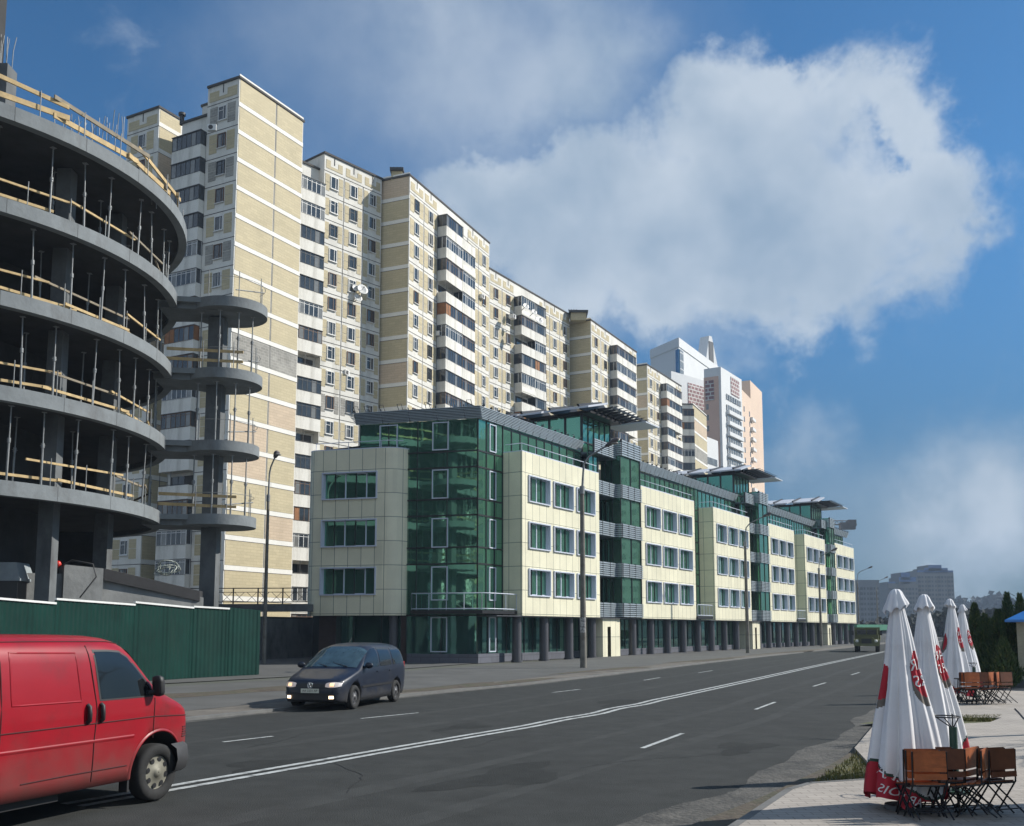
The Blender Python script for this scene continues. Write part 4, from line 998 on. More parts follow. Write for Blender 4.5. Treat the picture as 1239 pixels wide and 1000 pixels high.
# edge guards of planks: one thing per floor edge
for i, (z, r) in enumerate(LV):
    o = thing('edge_guard', 'makeshift plank guard rail along the '+['lowest','second','third','fourth','topmost'][i]+' curved slab', 'guard rail', (CX+r, CY, z))
    hh = ((.30,.10),(.95,.08)) if i < 4 else ((.35,.2),(.95,.16))
    for h0, th in hh:
        a = -48
        while a < 24:
            a2 = a+random.uniform(14,24); dz = random.uniform(-.08,.08); rr = r-.12-random.uniform(0,.12) if i == 4 else r-.45-random.uniform(0,.3)
            mb = MB(); P = [(CX+rr*math.cos(R(q)), CY+rr*math.sin(R(q))) for q in (a-1.5, a2+1.5)]
            dx = Vector((P[1][0]-P[0][0], P[1][1]-P[0][1])).normalized(); nn = Vector((dx.y,-dx.x))*.03
            zz = [z+h0+dz, z+h0-dz+random.uniform(-.05,.05)]
            mb.box8([(P[0][0]-nn.x,P[0][1]-nn.y,zz[0]),(P[1][0]-nn.x,P[1][1]-nn.y,zz[1]),(P[1][0]+nn.x,P[1][1]+nn.y,zz[1]),(P[0][0]+nn.x,P[0][1]+nn.y,zz[0]),
                     (P[0][0]-nn.x,P[0][1]-nn.y,zz[0]+th),(P[1][0]-nn.x,P[1][1]-nn.y,zz[1]+th),(P[1][0]+nn.x,P[1][1]+nn.y,zz[1]+th),(P[0][0]+nn.x,P[0][1]+nn.y,zz[0]+th)])
            if not (i < 4 and random.random() < .18): mb.build('plank', M['plank'] if random.random() < (.9 if h0 < .6 or i == 4 else .5) else M['plank_grey'], o)
            a = a2
    for q in range(-46, 24, 9):
        rr = r-.5 if i < 4 else r-.2
        x, y = CX+rr*math.cos(R(q)), CY+rr*math.sin(R(q)); mb = MB(); mb.tube([(x,y,z),(x,y,z+1.1)], .02, 5); mb.build('post', M['steel'], o)
# rails on the discs
for i in range(4):
    cx, cy = DC[i]; z = LV[i][0]-.08; o = thing('edge_guard', ['thin wire and post guard','wire guard with a leaning bracket','low plank guard','double plank guard'][i]+' on the '+['lowest','second','third','top'][i]+' round balcony disc', 'guard rail', (cx, cy-1.4, z))
    mb = MB(); 
    for ang in (-110,-60,-15,40): mb.tube([(cx+1.6*math.cos(R(ang)),cy+1.6*math.sin(R(ang)),z),(cx+1.6*math.cos(R(ang)),cy+1.6*math.sin(R(ang)),z+1.25)], .022, 5)
    mb.tube([(cx+1.6*math.cos(R(a)),cy+1.6*math.sin(R(a)),z+.95) for a in range(-120,60,12)], .012, 4); mb.tube([(cx+1.6,cy,z+.7),(cx+.6,cy-1.2,z+.45)], .03, 5)
    mb.build('post', M['steel'], o)
    if i in (0,2):
        mb = MB()
        for h in (.4,.85): mb.box8([(cx-2.2,cy-1.5,z+h),(cx+1.2,cy-1.3,z+h-.12),(cx+1.2,cy-1.25,z+h-.12),(cx-2.2,cy-1.45,z+h),(cx-2.2,cy-1.5,z+h+.14),(cx+1.2,cy-1.3,z+h+.0),(cx+1.2,cy-1.25,z+h+.0),(cx-2.2,cy-1.45,z+h+.14)])
        mb.build('plank', M['plank'], o)
# rough retaining wall below and ramp clutter
W_ = thing('retaining_wall', 'rough stained concrete retaining wall behind the green fence, under the curved slabs', 'wall', (-17, 39, 0))
def wallseg(pts, zt, m, name, th=.5, zb=0):
    mb = MB()
    for (a, za), (b, zb2) in zip(pts, pts[1:]):
        A = Vector(a); B = Vector(b); u = (B-A).normalized(); n_ = Vector((-u.y,u.x))*th
        mb.box8([(A.x,A.y,zb),(B.x,B.y,zb),(B.x+n_.x,B.y+n_.y,zb),(A.x+n_.x,A.y+n_.y,zb),(A.x,A.y,za),(B.x,B.y,zb2),(B.x+n_.x,B.y+n_.y,zb2),(A.x+n_.x,A.y+n_.y,za)])
    return mb.build(name, m, W_)
def pp(px, Y): v = vp(px, 762, Y); return (v.x, v.y)
wallseg([(pp(-60,36),4.1),(pp(75,38.5),4.15)], 0, M['concrete_w'], 'wall_panel')
wallseg([(pp(74,38.3),4.5),(pp(122,39.2),4.4)], 0, M['concrete_w'], 'buttress', .8)
wallseg([(pp(121,39.5),4.1),(pp(245,42.3),3.35)], 0, M['concrete_w'], 'wall_panel')
mb = MB(); A_, B_ = pp(123,39.35), pp(240,42.1)
mb.box8([(*A_,3.95),(*B_,3.2),(B_[0],B_[1]+.4,3.2),(A_[0],A_[1]+.4,3.95),(*A_,4.4),(*B_,3.62),(B_[0],B_[1]+.4,3.62),(A_[0],A_[1]+.4,4.4)]); mb.build('bitumen_strip', mat('tar_strip', (.03,.03,.032), .9, .3), W_)
o = thing('cable_coil', 'tangled coil of pale hose lying on the retaining wall', 'hose coil', vp(200,690,41.4))
mb = MB(); c = vp(200,688,41.2)
for k in range(5):
    rr = random.uniform(.28,.55); th = random.uniform(-.9,.9); ox = random.uniform(-.2,.25); e_ = random.uniform(.35,.9); mb.tube([(c.x+ox+rr*(math.cos(t)*math.cos(th)-e_*math.sin(t)*math.sin(th)),c.y+.15*math.sin(3*t+k),c.z-.3+rr*e_+rr*.8*(math.cos(t)*math.sin(th)*.6+e_*math.sin(t)*math.cos(th))+.05*math.sin(2*t+k)) for t in [i*2*math.pi/18 for i in range(19)]], .022, 5)
mb.build('hose', mat('pale_hose', (.42,.45,.40), .6, .2), o)
o = thing('work_light', 'small red lamp on the edge of the concrete buttress', 'lamp', vp(70,690,38.4))
mb = MB(); c = vp(70,683,38.4); mb.sphere((c.x,c.y,c.z), .13, 12, 8, 0, (1,1,1.1)); mb.build('lens', mat('red_plastic', (.6,.03,.02), .4, .1), o)
mb = MB(); mb.tube([(c.x,c.y,c.z-.1),(c.x,c.y,c.z-1.3)], .025, 5); mb.tube([(c.x+.05,c.y,c.z-.1),(c.x+.6,c.y-.1,c.z+.15),(c.x+1.4,c.y-.1,c.z),(c.x+1.6,c.y-.2,c.z-.5),(c.x+1,c.y-.2,c.z-1.3)], .03, 5); mb.build('cable', M['dwin'], o)
o = thing('site_cabin', 'pale grey hood of a site machine on the ramp at the far left edge', 'machine', vp(18,690,37.5))
c = vp(16,688,37.5); mb = MB(); mb.box8([(c.x-.7,c.y-.6,c.z-.4),(c.x+.55,c.y-.6,c.z-.4),(c.x+.55,c.y+.6,c.z-.4),(c.x-.7,c.y+.6,c.z-.4),(c.x-.45,c.y-.5,c.z+.2),(c.x+.35,c.y-.5,c.z+.2),(c.x+.35,c.y+.5,c.z+.2),(c.x-.45,c.y+.5,c.z+.2)]); mb.box(c.x-.75,c.x+.6,c.y-.65,c.y+.65,c.z-.5,c.z-.4)
mb.build('hood', mat('machine_grey', (.30,.34,.36), .5, .2), o)
mb = MB(); mb.box(c.x-.65,c.x+.5,c.y-.6,c.y+.6,c.z-1.2,c.z-.5); mb.build('chassis', M['dwin'], o)
# worker in a dark jacket and blue cap behind the wall
skin = mat('skin', (.45,.28,.2), .6, .1); jacket = mat('dark_jacket', (.02,.022,.03), .85, .2)
# green corrugated site fence: one thing, panels of ribbed sheet
FNC = thing('site_fence', 'dark green corrugated sheet metal fence with a pale top rail', 'fence', (-14, 39.5, 0))
fpts = [(-20.5,24.0,3.0,2.85),(-16.5,31.5,3.0,2.95),(-15.7,34.2,3.05,2.9),(-14.5,38.2,3.05,2.95),(-13.2,41.2,2.95,2.9),(-12.2,42.9,2.95,2.9),(-11.2,44.4,2.9,2.85)]
for i, (a, b) in enumerate(zip(fpts, fpts[1:])):
    A = Vector(a[:2]); B = Vector(b[:2]); u = (B-A); L_ = u.length; u.normalize(); n_ = Vector((u.y,-u.x))
    k = int(L_/.055); rows = [[], []]
    for j in range(k+1):
        s_ = L_*j/k; ph = (j % 4); d = (.0,.016,.016,.0)[ph]*(1.5 if (j//9) % 3 == 0 else .9); q = A+u*s_+n_*d
        zt = a[2]+(b[3]-a[2])*j/k
        rows[0].append((q.x,q.y,.02)); rows[1].append((q.x,q.y,zt))
    mb = MB(); mb.grid(rows, 0, False); mb.grid([[ (p[0]-n_.x*.02,p[1]-n_.y*.02,p[2]) for p in r][::-1] for r in rows], 0, False); mb.build('sheet_panel', M['fence'], FNC)
    if i < 5:
        mb = MB(); mb.box8([(*(A+n_*.07),a[2]-.04),(*(B+n_*.07),b[3]-.04),(*(B-n_*.05),b[3]-.04),(*(A-n_*.05),a[2]-.04),(*(A+n_*.07),a[2]+.03),(*(B+n_*.07),b[3]+.03),(*(B-n_*.05),b[3]+.03),(*(A-n_*.05),a[2]+.03)]); mb.build('top_rail', M['wwin'], FNC)
# grey wall and raised walkway between the fence and the office
GW = thing('concrete_wall', 'grey stained concrete wall between the green fence and the office block', 'wall', (-11, 56, 0))
def seg(mb, a, b, z0, z1, th=.3, m=0):
    A = Vector(a); B = Vector(b); u = (B-A).normalized(); n_ = Vector((-u.y,u.x))*th
    mb.box8([(A.x,A.y,z0),(B.x,B.y,z0),(B.x+n_.x,B.y+n_.y,z0),(A.x+n_.x,A.y+n_.y,z0),(A.x,A.y,z1),(B.x,B.y,z1),(B.x+n_.x,B.y+n_.y,z1),(A.x+n_.x,A.y+n_.y,z1)], m)
mb = MB(); wa = gp(300,799).to_2d(); wb = gp(384,795).to_2d(); seg(mb, wa, wb, 0, 2.75, .4); mb.build('wall_panel', M['concrete_w'], GW)
mb = MB(); seg(mb, wa+Vector((-.1,-.15)), wb+Vector((0,-.15)), 2.75, 2.88, .7); mb.build('coping', M['concrete_d'], GW)
# earth terrace with the flats' yard (raised ground) behind
mb = MB(); mb.prism([(-60,62),(wa.x-30,62),(wb.x,wb.y+.5),(-6,75),(25,140),(60,230),(-80,230)], -.2, 2.7); tag(mb.build('terrace', M['dirt']), kind='structure')
RL = thing('yard_railing', 'black metal railing with crossed bars on the raised walkway below the blank end wall', 'railing', (-16, 60, 2.7))
def rail(pts, z0, h, step, name='rail_bay'):
    for a, b in zip(pts, pts[1:]):
        A = Vector(a); B = Vector(b); n = max(1, round((B-A).length/step))
        for k in range(n):
            p = A+(B-A)*k/n; q = A+(B-A)*(k+1)/n; mb = MB()
            mb.tube([(p.x,p.y,z0),(p.x,p.y,z0+h)], .045, 6); mb.tube([(p.x,p.y,z0+h),(q.x,q.y,z0+h)], .03, 5); mb.tube([(p.x,p.y,z0+.12),(q.x,q.y,z0+.12)], .025, 5); mb.tube([(p.x,p.y,z0+h*.75),(q.x,q.y,z0+h*.75)], .02, 5)
            for j in range(2):
                u0 = p+(q-p)*(j/2+.05); u1 = p+(q-p)*((j+1)/2-.05)
                mb.tube([(u0.x,u0.y,z0+.12),(u1.x,u1.y,z0+h*.75)], .014, 4); mb.tube([(u1.x,u1.y,z0+.12),(u0.x,u0.y,z0+h*.75)], .014, 4)
            mb.build(name, M['mullion'], RL)
ra = vp(120,735,61).to_2d(); rb = vp(252,735,60.5).to_2d(); rc = vp(372,735,60).to_2d()
zr = vp(300,731,60.2).z
mb = MB(); seg(mb, ra, rc, zr-.45, zr, 1.4); mb.build('walkway_slab', M['concrete_d'], RL)
rail([ra, rb, rc], zr, .95, 1.5)
# lamp posts
def lamp_post(base, h, arm, head_drop, label, lean=0, head_len=.75, r0=.17, base_r=None, red=False):
    o = thing('street_lamp', label, 'street lamp', base, 'street lamps along the road'); b = Vector(base); mb = MB()
    hs = h-.0
    mb.tube([b, b+Vector((0,0,h*.42)), b+Vector((0,0,h*.8))], [r0, r0*.8, r0*.62], 12)
    mb.build('pole', mat('lamp_pole_grey', (.19,.18,.155), .7, .35, 2.5, stain=((.07,.045,.03),1.5,.5,.7)), o)
    t = b+Vector((0,0,h*.8)); e = b+Vector((arm[0],arm[1],h)); m_ = Vector((t.x+(e.x-t.x)*.08, t.y+(e.y-t.y)*.08, t.z+(e.z-t.z)*.62)); m2 = Vector((t.x+(e.x-t.x)*.3, t.y+(e.y-t.y)*.3, t.z+(e.z-t.z)*.78))
    mb = MB(); mb.tube([t-Vector((0,0,.15)), t+Vector((0,0,.25))], r0*.8, 10); mb.tube([t, t.lerp(m_, .6), m_, m2, e], [.06,.055,.05,.05,.045], 8); mb.build('arm', M['steel'], o)
    u = (e-m2).normalized(); sd_ = Vector((0,0,1)).cross(u).normalized(); up = u.cross(sd_); 
    mb = MB(); rows = []
    for q, wr, hr in ((-.1,.03,.03),(0,.1,.08),(.25,.15,.11),(.6,.2,.13),(.9,.17,.1),(1.0,.05,.04)):
        c = e+u*(head_len*q); rows.append([c+sd_*wr*math.cos(a)+up*hr*math.sin(a) for a in [2*math.pi*k/12 for k in range(12)]])
    mb.grid(rows, 0, True, True); mb.face(rows[0][::-1]); mb.face(rows[-1]); mb.build('lamp_head', mat('lamp_head', (.09,.08,.085), .5, .2), o)
    mb = MB(); c = e+u*head_len*.55-up*.1; mb.sphere(c, .17, 12, 6, 0, (1.4,.9,.4)); mb.build('lens', mat('lamp_lens', (.25,.24,.22), .2, .1), o)
    return o
b = gp(706,810); e = vp(733,541,b.y-.2); L1 = lamp_post(b, e.z, (e.x-b.x, -.5), 0, 'nearest tall street lamp, its grey pole pasted with a torn paper notice')
# torn notices stuck on the pole
mb = MB(); mb.grid([[(b.x+.182*math.cos(a), b.y+.182*math.sin(a), z+.03*math.sin(9*a+z*7)) for a in [R(200+q*14) for q in range(9)]] for z in (1.85,2.1,2.35,2.6)], 0, True)
o = mb.build('paper_notice', mat('torn_paper', (.5,.48,.45), .9, .5, 14, stain=((.12,.12,.12),9,.5,.6)), None, loc=b); tag(o, 'torn whitish paper notice pasted on the nearest lamp post', 'notice')
b = gp(905,791.5); e = vp(922,626,b.y-.3); lamp_post(b, e.z, (e.x-b.x, -.6), 0, 'second street lamp along the road, in front of the third cream bay', r0=.17)
b = gp(994,783); e = vp(1005,667,b.y-.3); lamp_post(b, e.z, (e.x-b.x, -.6), 0, 'third street lamp along the road, in front of the fifth cream bay', r0=.17)
b = gp(1040,776.5); e = vp(1049,688,b.y); lamp_post(b, e.z, (e.x-b.x, -.6), 0, 'distant street lamp just past the end of the office block', r0=.15)
b = gp(1063,774); e = vp(1069,700,b.y); lamp_post(b, e.z, (e.x-b.x, -.6), 0, 'farthest street lamp, above the left side of the green truck', r0=.15)
b = Vector(vp(321,735,58)); b.z = 0; e = vp(334,555,58); lamp_post(b, e.z, (e.x-b.x, -.3), 0, 'street lamp behind the green fence, in front of the blank end wall', r0=.13, head_len=.45)
# ---------------- vehicles ----------------
def apply_bool(o, cutters):
    for c in cutters:
        md = o.modifiers.new('cut', 'BOOLEAN'); md.object = c; md.operation = 'DIFFERENCE'; md.solver = 'EXACT'
    dg = bpy.context.evaluated_depsgraph_get(); me = bpy.data.meshes.new_from_object(o.evaluated_get(dg))
    o.modifiers.clear(); o.data = me
    for c in cutters: bpy.data.objects.remove(c)
class CarBody:
    """x runs from the nose (0) to the tail (L); y sideways; section by tables"""
    def __init__(s, L, top, bot, belt, halfw, tumble, n=5.0, roofn=None): s.L, s.top, s.bot, s.belt, s.hw, s.tu, s.n = L, top, bot, belt, halfw, tumble, n
    def w(s, x): return spl_tab(s.hw, x)
    def y(s, x, z):
        W = s.w(x); zb = spl_tab(s.belt, x); zt = spl_tab(s.top, x)
        if z <= zb:
            lo = spl_tab(s.bot, x); q = (zb-z)/(zb-lo+1e-6); return W*(1-.06*q**2.5)
        q = min(.9999, (z-zb)/(zt-zb)); return W*(1-s.tu*(z-zb))*(1-q**s.n)**(1/s.n)
    def ring(s, x, na=9, nl=6):
        zb = spl_tab(s.belt, x); zt = max(zb+.02, spl_tab(s.top, x)); lo = spl_tab(s.bot, x); out = []
        for k in range(nl): z = lo+(zb-lo)*k/nl; out.append((x, s.y(x, z), z))
        for k in range(na+1):
            t = math.pi/2*k/na; q = math.sin(t)**(2/s.n); c = math.cos(t)**(2/s.n) if k < na else 0
            z = zb+(zt-zb)*q; out.append((x, s.w(x)*(1-s.tu*(z-zb))*c, z))
        return out
    def build(s, name, mats, parent, xs):
        mb = MB(); rows = []
        for x in xs:
            r = s.ring(x); rows.append(r+[(a, -b, c) for a, b, c in r[:-1][::-1]])
        mb.grid(rows, 0, True, False)
        for k in range(len(rows)-1):
            mb.face([rows[k][0], rows[k+1][0], rows[k+1][-1], rows[k][-1]], 0)
        mb.face(rows[0][::-1], 0); mb.face(rows[-1], 0)
        return mb.build(name, mats, parent, fix=True)
    def side_patch(s, poly_top, poly_bot, off=.006, side=1, nz=6):
        """strip between two polylines in (x,z)"""
        rows = []
        for (a, b) in zip(poly_bot, poly_top):
            rows.append([(a[0]+(b[0]-a[0])*k/nz, side*(s.y(a[0]+(b[0]-a[0])*k/nz, a[1]+(b[1]-a[1])*k/nz)+off), a[1]+(b[1]-a[1])*k/nz) for k in range(nz+1)])
        mb = MB(); mb.grid(rows, 0, True); return mb
    def top_patch(s, x0, x1, f0, f1, off=.008, nx=10, ny=14, dx=0):
        rows = []
        for i in range(nx+1):
            x = x0+(x1-x0)*i/nx; zb = spl_tab(s.belt, x); zt = spl_tab(s.top, x); fr_ = f0+(f1-f0)*i/nx; row = []
            for j in range(ny+1):
                u = -1+2*j/ny; yy = u*fr_*s.w(x)
                # invert for z
                lo_, hi_ = zb, zt
                for _ in range(18):
                    m_ = (lo_+hi_)/2
                    if s.y(x, m_) > abs(yy): lo_ = m_
                    else: hi_ = m_
                row.append((x-off*.6, yy, lo_+off))
            rows.append(row)
        mb = MB(); mb.grid(rows, 0, True); return mb
def wheel(parent, x, y, r, w_, side, hub, holes=7, name='wheel'):
    mb = MB(); prof = [(r*.62,-w_*.45),(r*.9,-w_*.5),(r*.985,-w_*.38),(r,-w_*.2),(r,w_*.2),(r*.985,w_*.38),(r*.9,w_*.5),(r*.62,w_*.47),(r*.58,w_*.3)]
    n = 36; rows = [[(x+q*math.cos(2*math.pi*j/n), y+side*o_, r+q*math.sin(2*math.pi*j/n)) for j in range(n)] for q, o_ in prof]
    mb.grid(rows, 0, True, True); t = mb.build(name, mat('tyre', (.018,.018,.018), .85, .3, 20), parent, fix=True)
    mb = MB(); prof = [(r*.64,.40),(r*.62,.34),(r*.56,.30),(r*.36,.38),(r*.16,.42),(r*.14,.5),(r*.02,.5)]
    rows = [[(x+q*math.cos(2*math.pi*j/n), y+side*o_*w_, r+q*math.sin(2*math.pi*j/n)) for j in range(n)] for q, o_ in prof]
    mb.grid(rows, 0, True, True)
    for k in range(holes):
        a = 2*math.pi*(k+.3)/holes; c = (x+r*.46*math.cos(a), y+side*(w_*.35+.008), r+r*.46*math.sin(a))
        ring = []
        for j in range(8):
            b = 2*math.pi*j/8; dr = .095*r*math.cos(b); dt = .075*r*math.sin(b)*1.3
            ring.append((c[0]+dr*math.cos(a)-dt*math.sin(a), c[1]+side*.004*0, c[2]+dr*math.sin(a)+dt*math.cos(a)))
        mb.face(ring if side < 0 else ring[::-1], 1)
    rim = mb.build('rim', [hub, M['mullion']], parent); rim.parent = t
    return t
hubm = mat('hubcap', (.22,.21,.17), .65, .15, 6, metal=.4); rimd = mat('dark_rim', (.10,.10,.105), .5, .2, 6, metal=.3)
black = mat('black_trim', (.018,.018,.02), .55, .15, 8)
carglass = mat('car_glass', (.012,.014,.016), .04, .3, 2, spec=.7, coat=.1)
def cyl_cut(x, y0, y1, z, r):
    mb = MB(); n = 40
    a = [(x+r*math.cos(2*math.pi*j/n), y0, z+r*math.sin(2*math.pi*j/n)) for j in range(n)]; b = [(p[0], y1, p[2]) for p in a]
    mb.grid([a, b], 1, True, True); mb.face(a, 1); mb.face(b[::-1], 1)
    return mb
def dirty(m, z0, z1, col, amt):
    t = m.node_tree; L = t.links.new; b = t.nodes['Principled BSDF']; src = b.inputs['Base Color'].links[0].from_socket
    tc = t.nodes.new('ShaderNodeTexCoord'); sp = t.nodes.new('ShaderNodeSeparateXYZ'); L(tc.outputs['Object'], sp.inputs[0])
    n = t.nodes.new('ShaderNodeTexNoise'); n.inputs['Scale'].default_value = 3.5; n.inputs['Detail'].default_value = 8; L(tc.outputs['Object'], n.inputs['Vector'])
    a = t.nodes.new('ShaderNodeMath'); a.operation = 'MULTIPLY_ADD'; L(n.outputs[0], a.inputs[0]); a.inputs[1].default_value = .7; L(sp.outputs['Z'], a.inputs[2])
    r = t.nodes.new('ShaderNodeMapRange'); r.interpolation_type = 'SMOOTHSTEP'; r.inputs['From Min'].default_value = z1+.35; r.inputs['From Max'].default_value = z0+.3; r.inputs['To Max'].default_value = amt; L(a.outputs[0], r.inputs['Value'])
    x = t.nodes.new('ShaderNodeMix'); x.data_type = 'RGBA'; L(r.outputs[0], x.inputs[0]); L(src, x.inputs[6]); x.inputs[7].default_value = (*col, 1); L(x.outputs[2], b.inputs['Base Color'])
    q = t.nodes.new('ShaderNodeMath'); q.operation = 'MULTIPLY_ADD'; L(r.outputs[0], q.inputs[0]); q.inputs[1].default_value = .5; q.inputs[2].default_value = b.inputs['Roughness'].default_value; q.use_clamp = True; L(q.outputs[0], b.inputs['Roughness'])
# ---- dark blue people carrier ----
nf = gp(430,858.5); nr = gp(482,849.0)
hd = Vector((nf.x-nr.x, nf.y-nr.y)).normalized()            # travel direction
navy = mat('navy_paint', (.008,.013,.028), .45, .15, 3, metal=.0, coat=.3, spec=.35, stain=((.05,.05,.05),2,.58,.85))
V = thing('minivan', 'dark blue people carrier with lit headlights and fog lamps, driving towards the camera', 'minivan', local=True)
dirty(navy, .18, .70, (.05,.047,.042), .6)
top = [(0,.62),(.04,.72),(.12,.79),(.5,.90),(.95,1.02),(1.12,1.08),(1.5,1.34),(1.85,1.56),(2.1,1.66),(2.6,1.72),(3.4,1.72),(4.1,1.68),(4.35,1.60),(4.52,1.30),(4.6,1.0),(4.63,.8)]
bot = [(0,.34),(.1,.24),(.4,.20),(4.2,.22),(4.5,.30),(4.63,.40)]
belt = [(0,.50),(.15,.60),(.6,.80),(1.1,.95),(1.6,1.0),(3,1.03),(4.2,1.06),(4.5,.9),(4.63,.7)]
hw = [(0,.62),(.06,.72),(.2,.80),(.5,.865),(.9,.895),(1.6,.905),(3.6,.905),(4.2,.88),(4.5,.83),(4.63,.74)]
cb = CarBody(4.63, top, bot, belt, hw, .22, 4.2)
xs = [0,.02,.05,.09,.14,.2,.3,.42,.56,.7,.84,.98,1.08,1.18,1.3,1.45,1.6,1.75,1.9,2.05,2.2,2.5,2.9,3.3,3.7,4.0,4.15,4.28,4.38,4.46,4.53,4.58,4.62,4.63]
body_ = cb.build('body', [navy, black], V, xs)
WF, WR_, RW = .86, 3.72, .315
cs = []
for wx in (WF, WR_):
    for sd_ in (1, -1): cs.append(cyl_cut(wx, sd_*.62, sd_*1.1, RW+.02, RW+.065).build('cutter', [navy, black], fix=True))
apply_bool(body_, cs)
for p in body_.data.polygons: p.use_smooth = True
for wx in (WF, WR_):
    for sd_ in (1, -1): wheel(V, wx, sd_*.79, RW, .2, sd_, rimd, 5)
cb.top_patch(1.14, 1.98, .86, .80).build('windscreen', mat('windscreen', (.05,.085,.10), .03, .5, 2.5, spec=.9, coat=.6), V)
for sd_ in (1, -1):
    nb_ = [((1.30,1.07),(1.62,1.30)),((1.45,1.07),(1.85,1.44)),((1.75,1.07),(2.05,1.53)),((2.1,1.075),(2.2,1.565)),((2.38,1.08),(2.42,1.58))]
    cb.side_patch([q[1] for q in nb_], [q[0] for q in nb_], .006, sd_).build('front_door_window', carglass, V)
    cb.side_patch([(2.52,1.585),(2.9,1.59),(3.28,1.585)], [(2.48,1.08),(2.9,1.085),(3.3,1.09)], .006, sd_).build('rear_door_window', carglass, V)
    cb.side_patch([(3.4,1.58),(3.8,1.56),(4.12,1.52)], [(3.42,1.10),(3.8,1.11),(4.3,1.13)], .006, sd_).build('quarter_window', carglass, V)
    for x in (1.12,2.45,3.36): cb.side_patch([(x+.012,1.05),(x+.0125,1.05)], [(x,.34),(x+.013,.34)], .003, sd_).build('door_gap', black, V)
    cb.side_patch([(1.25,.60),(2.4,.61),(3.35,.61)], [(1.25,.54),(2.4,.55),(3.35,.55)], .02, sd_).build('rub_strip', black, V)
    for x in (2.2,3.1):
        mb = MB(); y = cb.y(x,.93); mb.box(x,x+.2,sd_*y-.02,sd_*y+.035,.92,.955); mb.build('door_handle', navy, V)
    mb = MB(); y = cb.y(1.5,1.08); mb.sphere((1.42, sd_*(y+.13), 1.13), .12, 12, 8, 0, (.55,1,.72)); mb.box(1.4,1.5,sd_*(y-.02) if sd_>0 else -y-.06, sd_*(y+.06) if sd_>0 else -(y-.02),1.06,1.11); mb.build('wing_mirror', navy, V)
mb = MB(); 
for r_ in ([(1.13,-.5,1.105),(1.3,0,1.2)],[(1.13,.1,1.105),(1.32,.55,1.2)]): mb.tube(r_, .012, 5)
mb.build('wiper', black, V)
def front(u0, u1, z0, z1, off, xa=None, n=8, m=0, skew=0):
    """patch hugging the nose: position found by marching in x until inside the shell"""
    rows = []
    for i in range(4):
        z = z0+(z1-z0)*i/3; row = []
        for j in range(n+1):
            y = u0+(u1-u0)*j/n; zz = z+skew*(j/n)*(i/3); x = 0
            while x < 1.6 and not (cb.y(x, zz) > abs(y) and zz < spl_tab(cb.top, x)-.001): x += .004
            row.append((x-off, y, zz))
        rows.append(row)
    mb = MB(); mb.grid(rows, m, True); return mb
front(-.4,.4,.60,.695,.012).build('grille', black, V)
for sd_ in (1,-1):
    a, b = (.42,.80) if sd_ > 0 else (-.80,-.42)
    hl = front(a, b, .60, .735, .014)
    for v in hl.v:
        q = (abs(v.y)-.42)/.38; v.z = .665+(v.z-.6675)*(.45+.6*math.sin(math.pi*min(1,max(0,q*.8+.12)))) + .01*q
    hl.build('headlight', [mat('headlight_glass', (.55,.55,.56), .12, .3, 8, emit=(1,.62,.36,.12), spec=.8)], V)
    mb = front(sd_*.60-.055, sd_*.60+.055, .635, .715, .03); mb.build('headlight_bulb', mat('lit_bulb', (1,.8,.6), .3, .02, emit=(1,.60,.28,1.0)), V)
    mb = front(sd_*.60-.06, sd_*.60+.06, .315, .39, .03); mb.build('fog_light', mat('lit_fog', (1,.9,.75), .3, .02, emit=(1,.72,.45,3)), V)
front(-.66,.66,.28,.42,.01).build('lower_grille', black, V)
front(-.76,.76,.425,.455,.03).build('bumper_strip', black, V)
plate = front(-.26,.26,.46,.57,.03); po = plate.build('number_plate', mat('plate_white', (.62,.62,.52), .5, .05), V)
def front_text(body, size, zc, yc, off, m, name, parent):
    vs, fs = text_verts(body, size); mb = MB(); i = len(mb.v)
    for v in vs:
        y = yc-v.x*1.0; z = zc+v.y; x = 0
        y = yc+v.x*(1)        
        while x < 1.2 and not cb.y(x, z) > abs(y): x += .004
        mb.v.append(Vector((x-off, -y, z)))
    for f in fs: mb.f.append(f); mb.m.append(0); mb.sm.append(False)
    return mb.build(name, m, parent)
front_text('AA 3231 AP', .085, .515, 0, .036, M['mullion'], 'plate_number', po)
# round badge with the letters V over W
mb = MB(); xc = 0
while not cb.y(xc, .66) > .02: xc += .004
xb = -.02; zc = .655
def bar(a, b, wd=.009): mb.tube([(xb-.01, a[0], zc+a[1]), (xb-.01, b[0], zc+b[1])], wd, 5)
mb.tube([(xb-.008, .075*math.cos(t), zc+.075*math.sin(t)) for t in [i*2*math.pi/24 for i in range(25)]], .008, 5)
for a, b in (((-.035,.065),(0,.008)),((.035,.065),(0,.008)),((-.066,.03),(-.032,-.062)),((-.032,-.062),(0,-.004)),((0,-.004),(.032,-.062)),((.032,-.062),(.066,.03))): bar(a, b)
mb.build('badge', mat('chrome', (.6,.6,.6), .15, .05, metal=1), V)
mb = MB(); mb.box(4.40,4.56,.64,.795,.8,1.15,0); mb.box(4.40,4.56,-.795,-.64,.8,1.15,0); mb.build('tail_light', mat('tail_red', (.25,.02,.02), .3, .1), V)
mb = MB(); mb.tube([(2.5,.1,1.71),(2.7,.1,1.86)], .008, 4); mb.build('aerial', black, V)
# place: local +x is backwards along travel; near side wheels at local y sign
ang = math.atan2(-hd.y, -hd.x); V.rotation_euler = (0,0,ang)
ux = Vector((math.cos(ang), math.sin(ang))); uy = Vector((-math.sin(ang), math.cos(ang)))
sgn = 1 if uy.dot(Vector((1,-.2))) > 0 else -1
tgt = Vector((nf.x, nf.y)); V.scale = (.95,.95,.95); V.location = (*(tgt-ux*WF*.95-uy*sgn*.89*.95), .006)
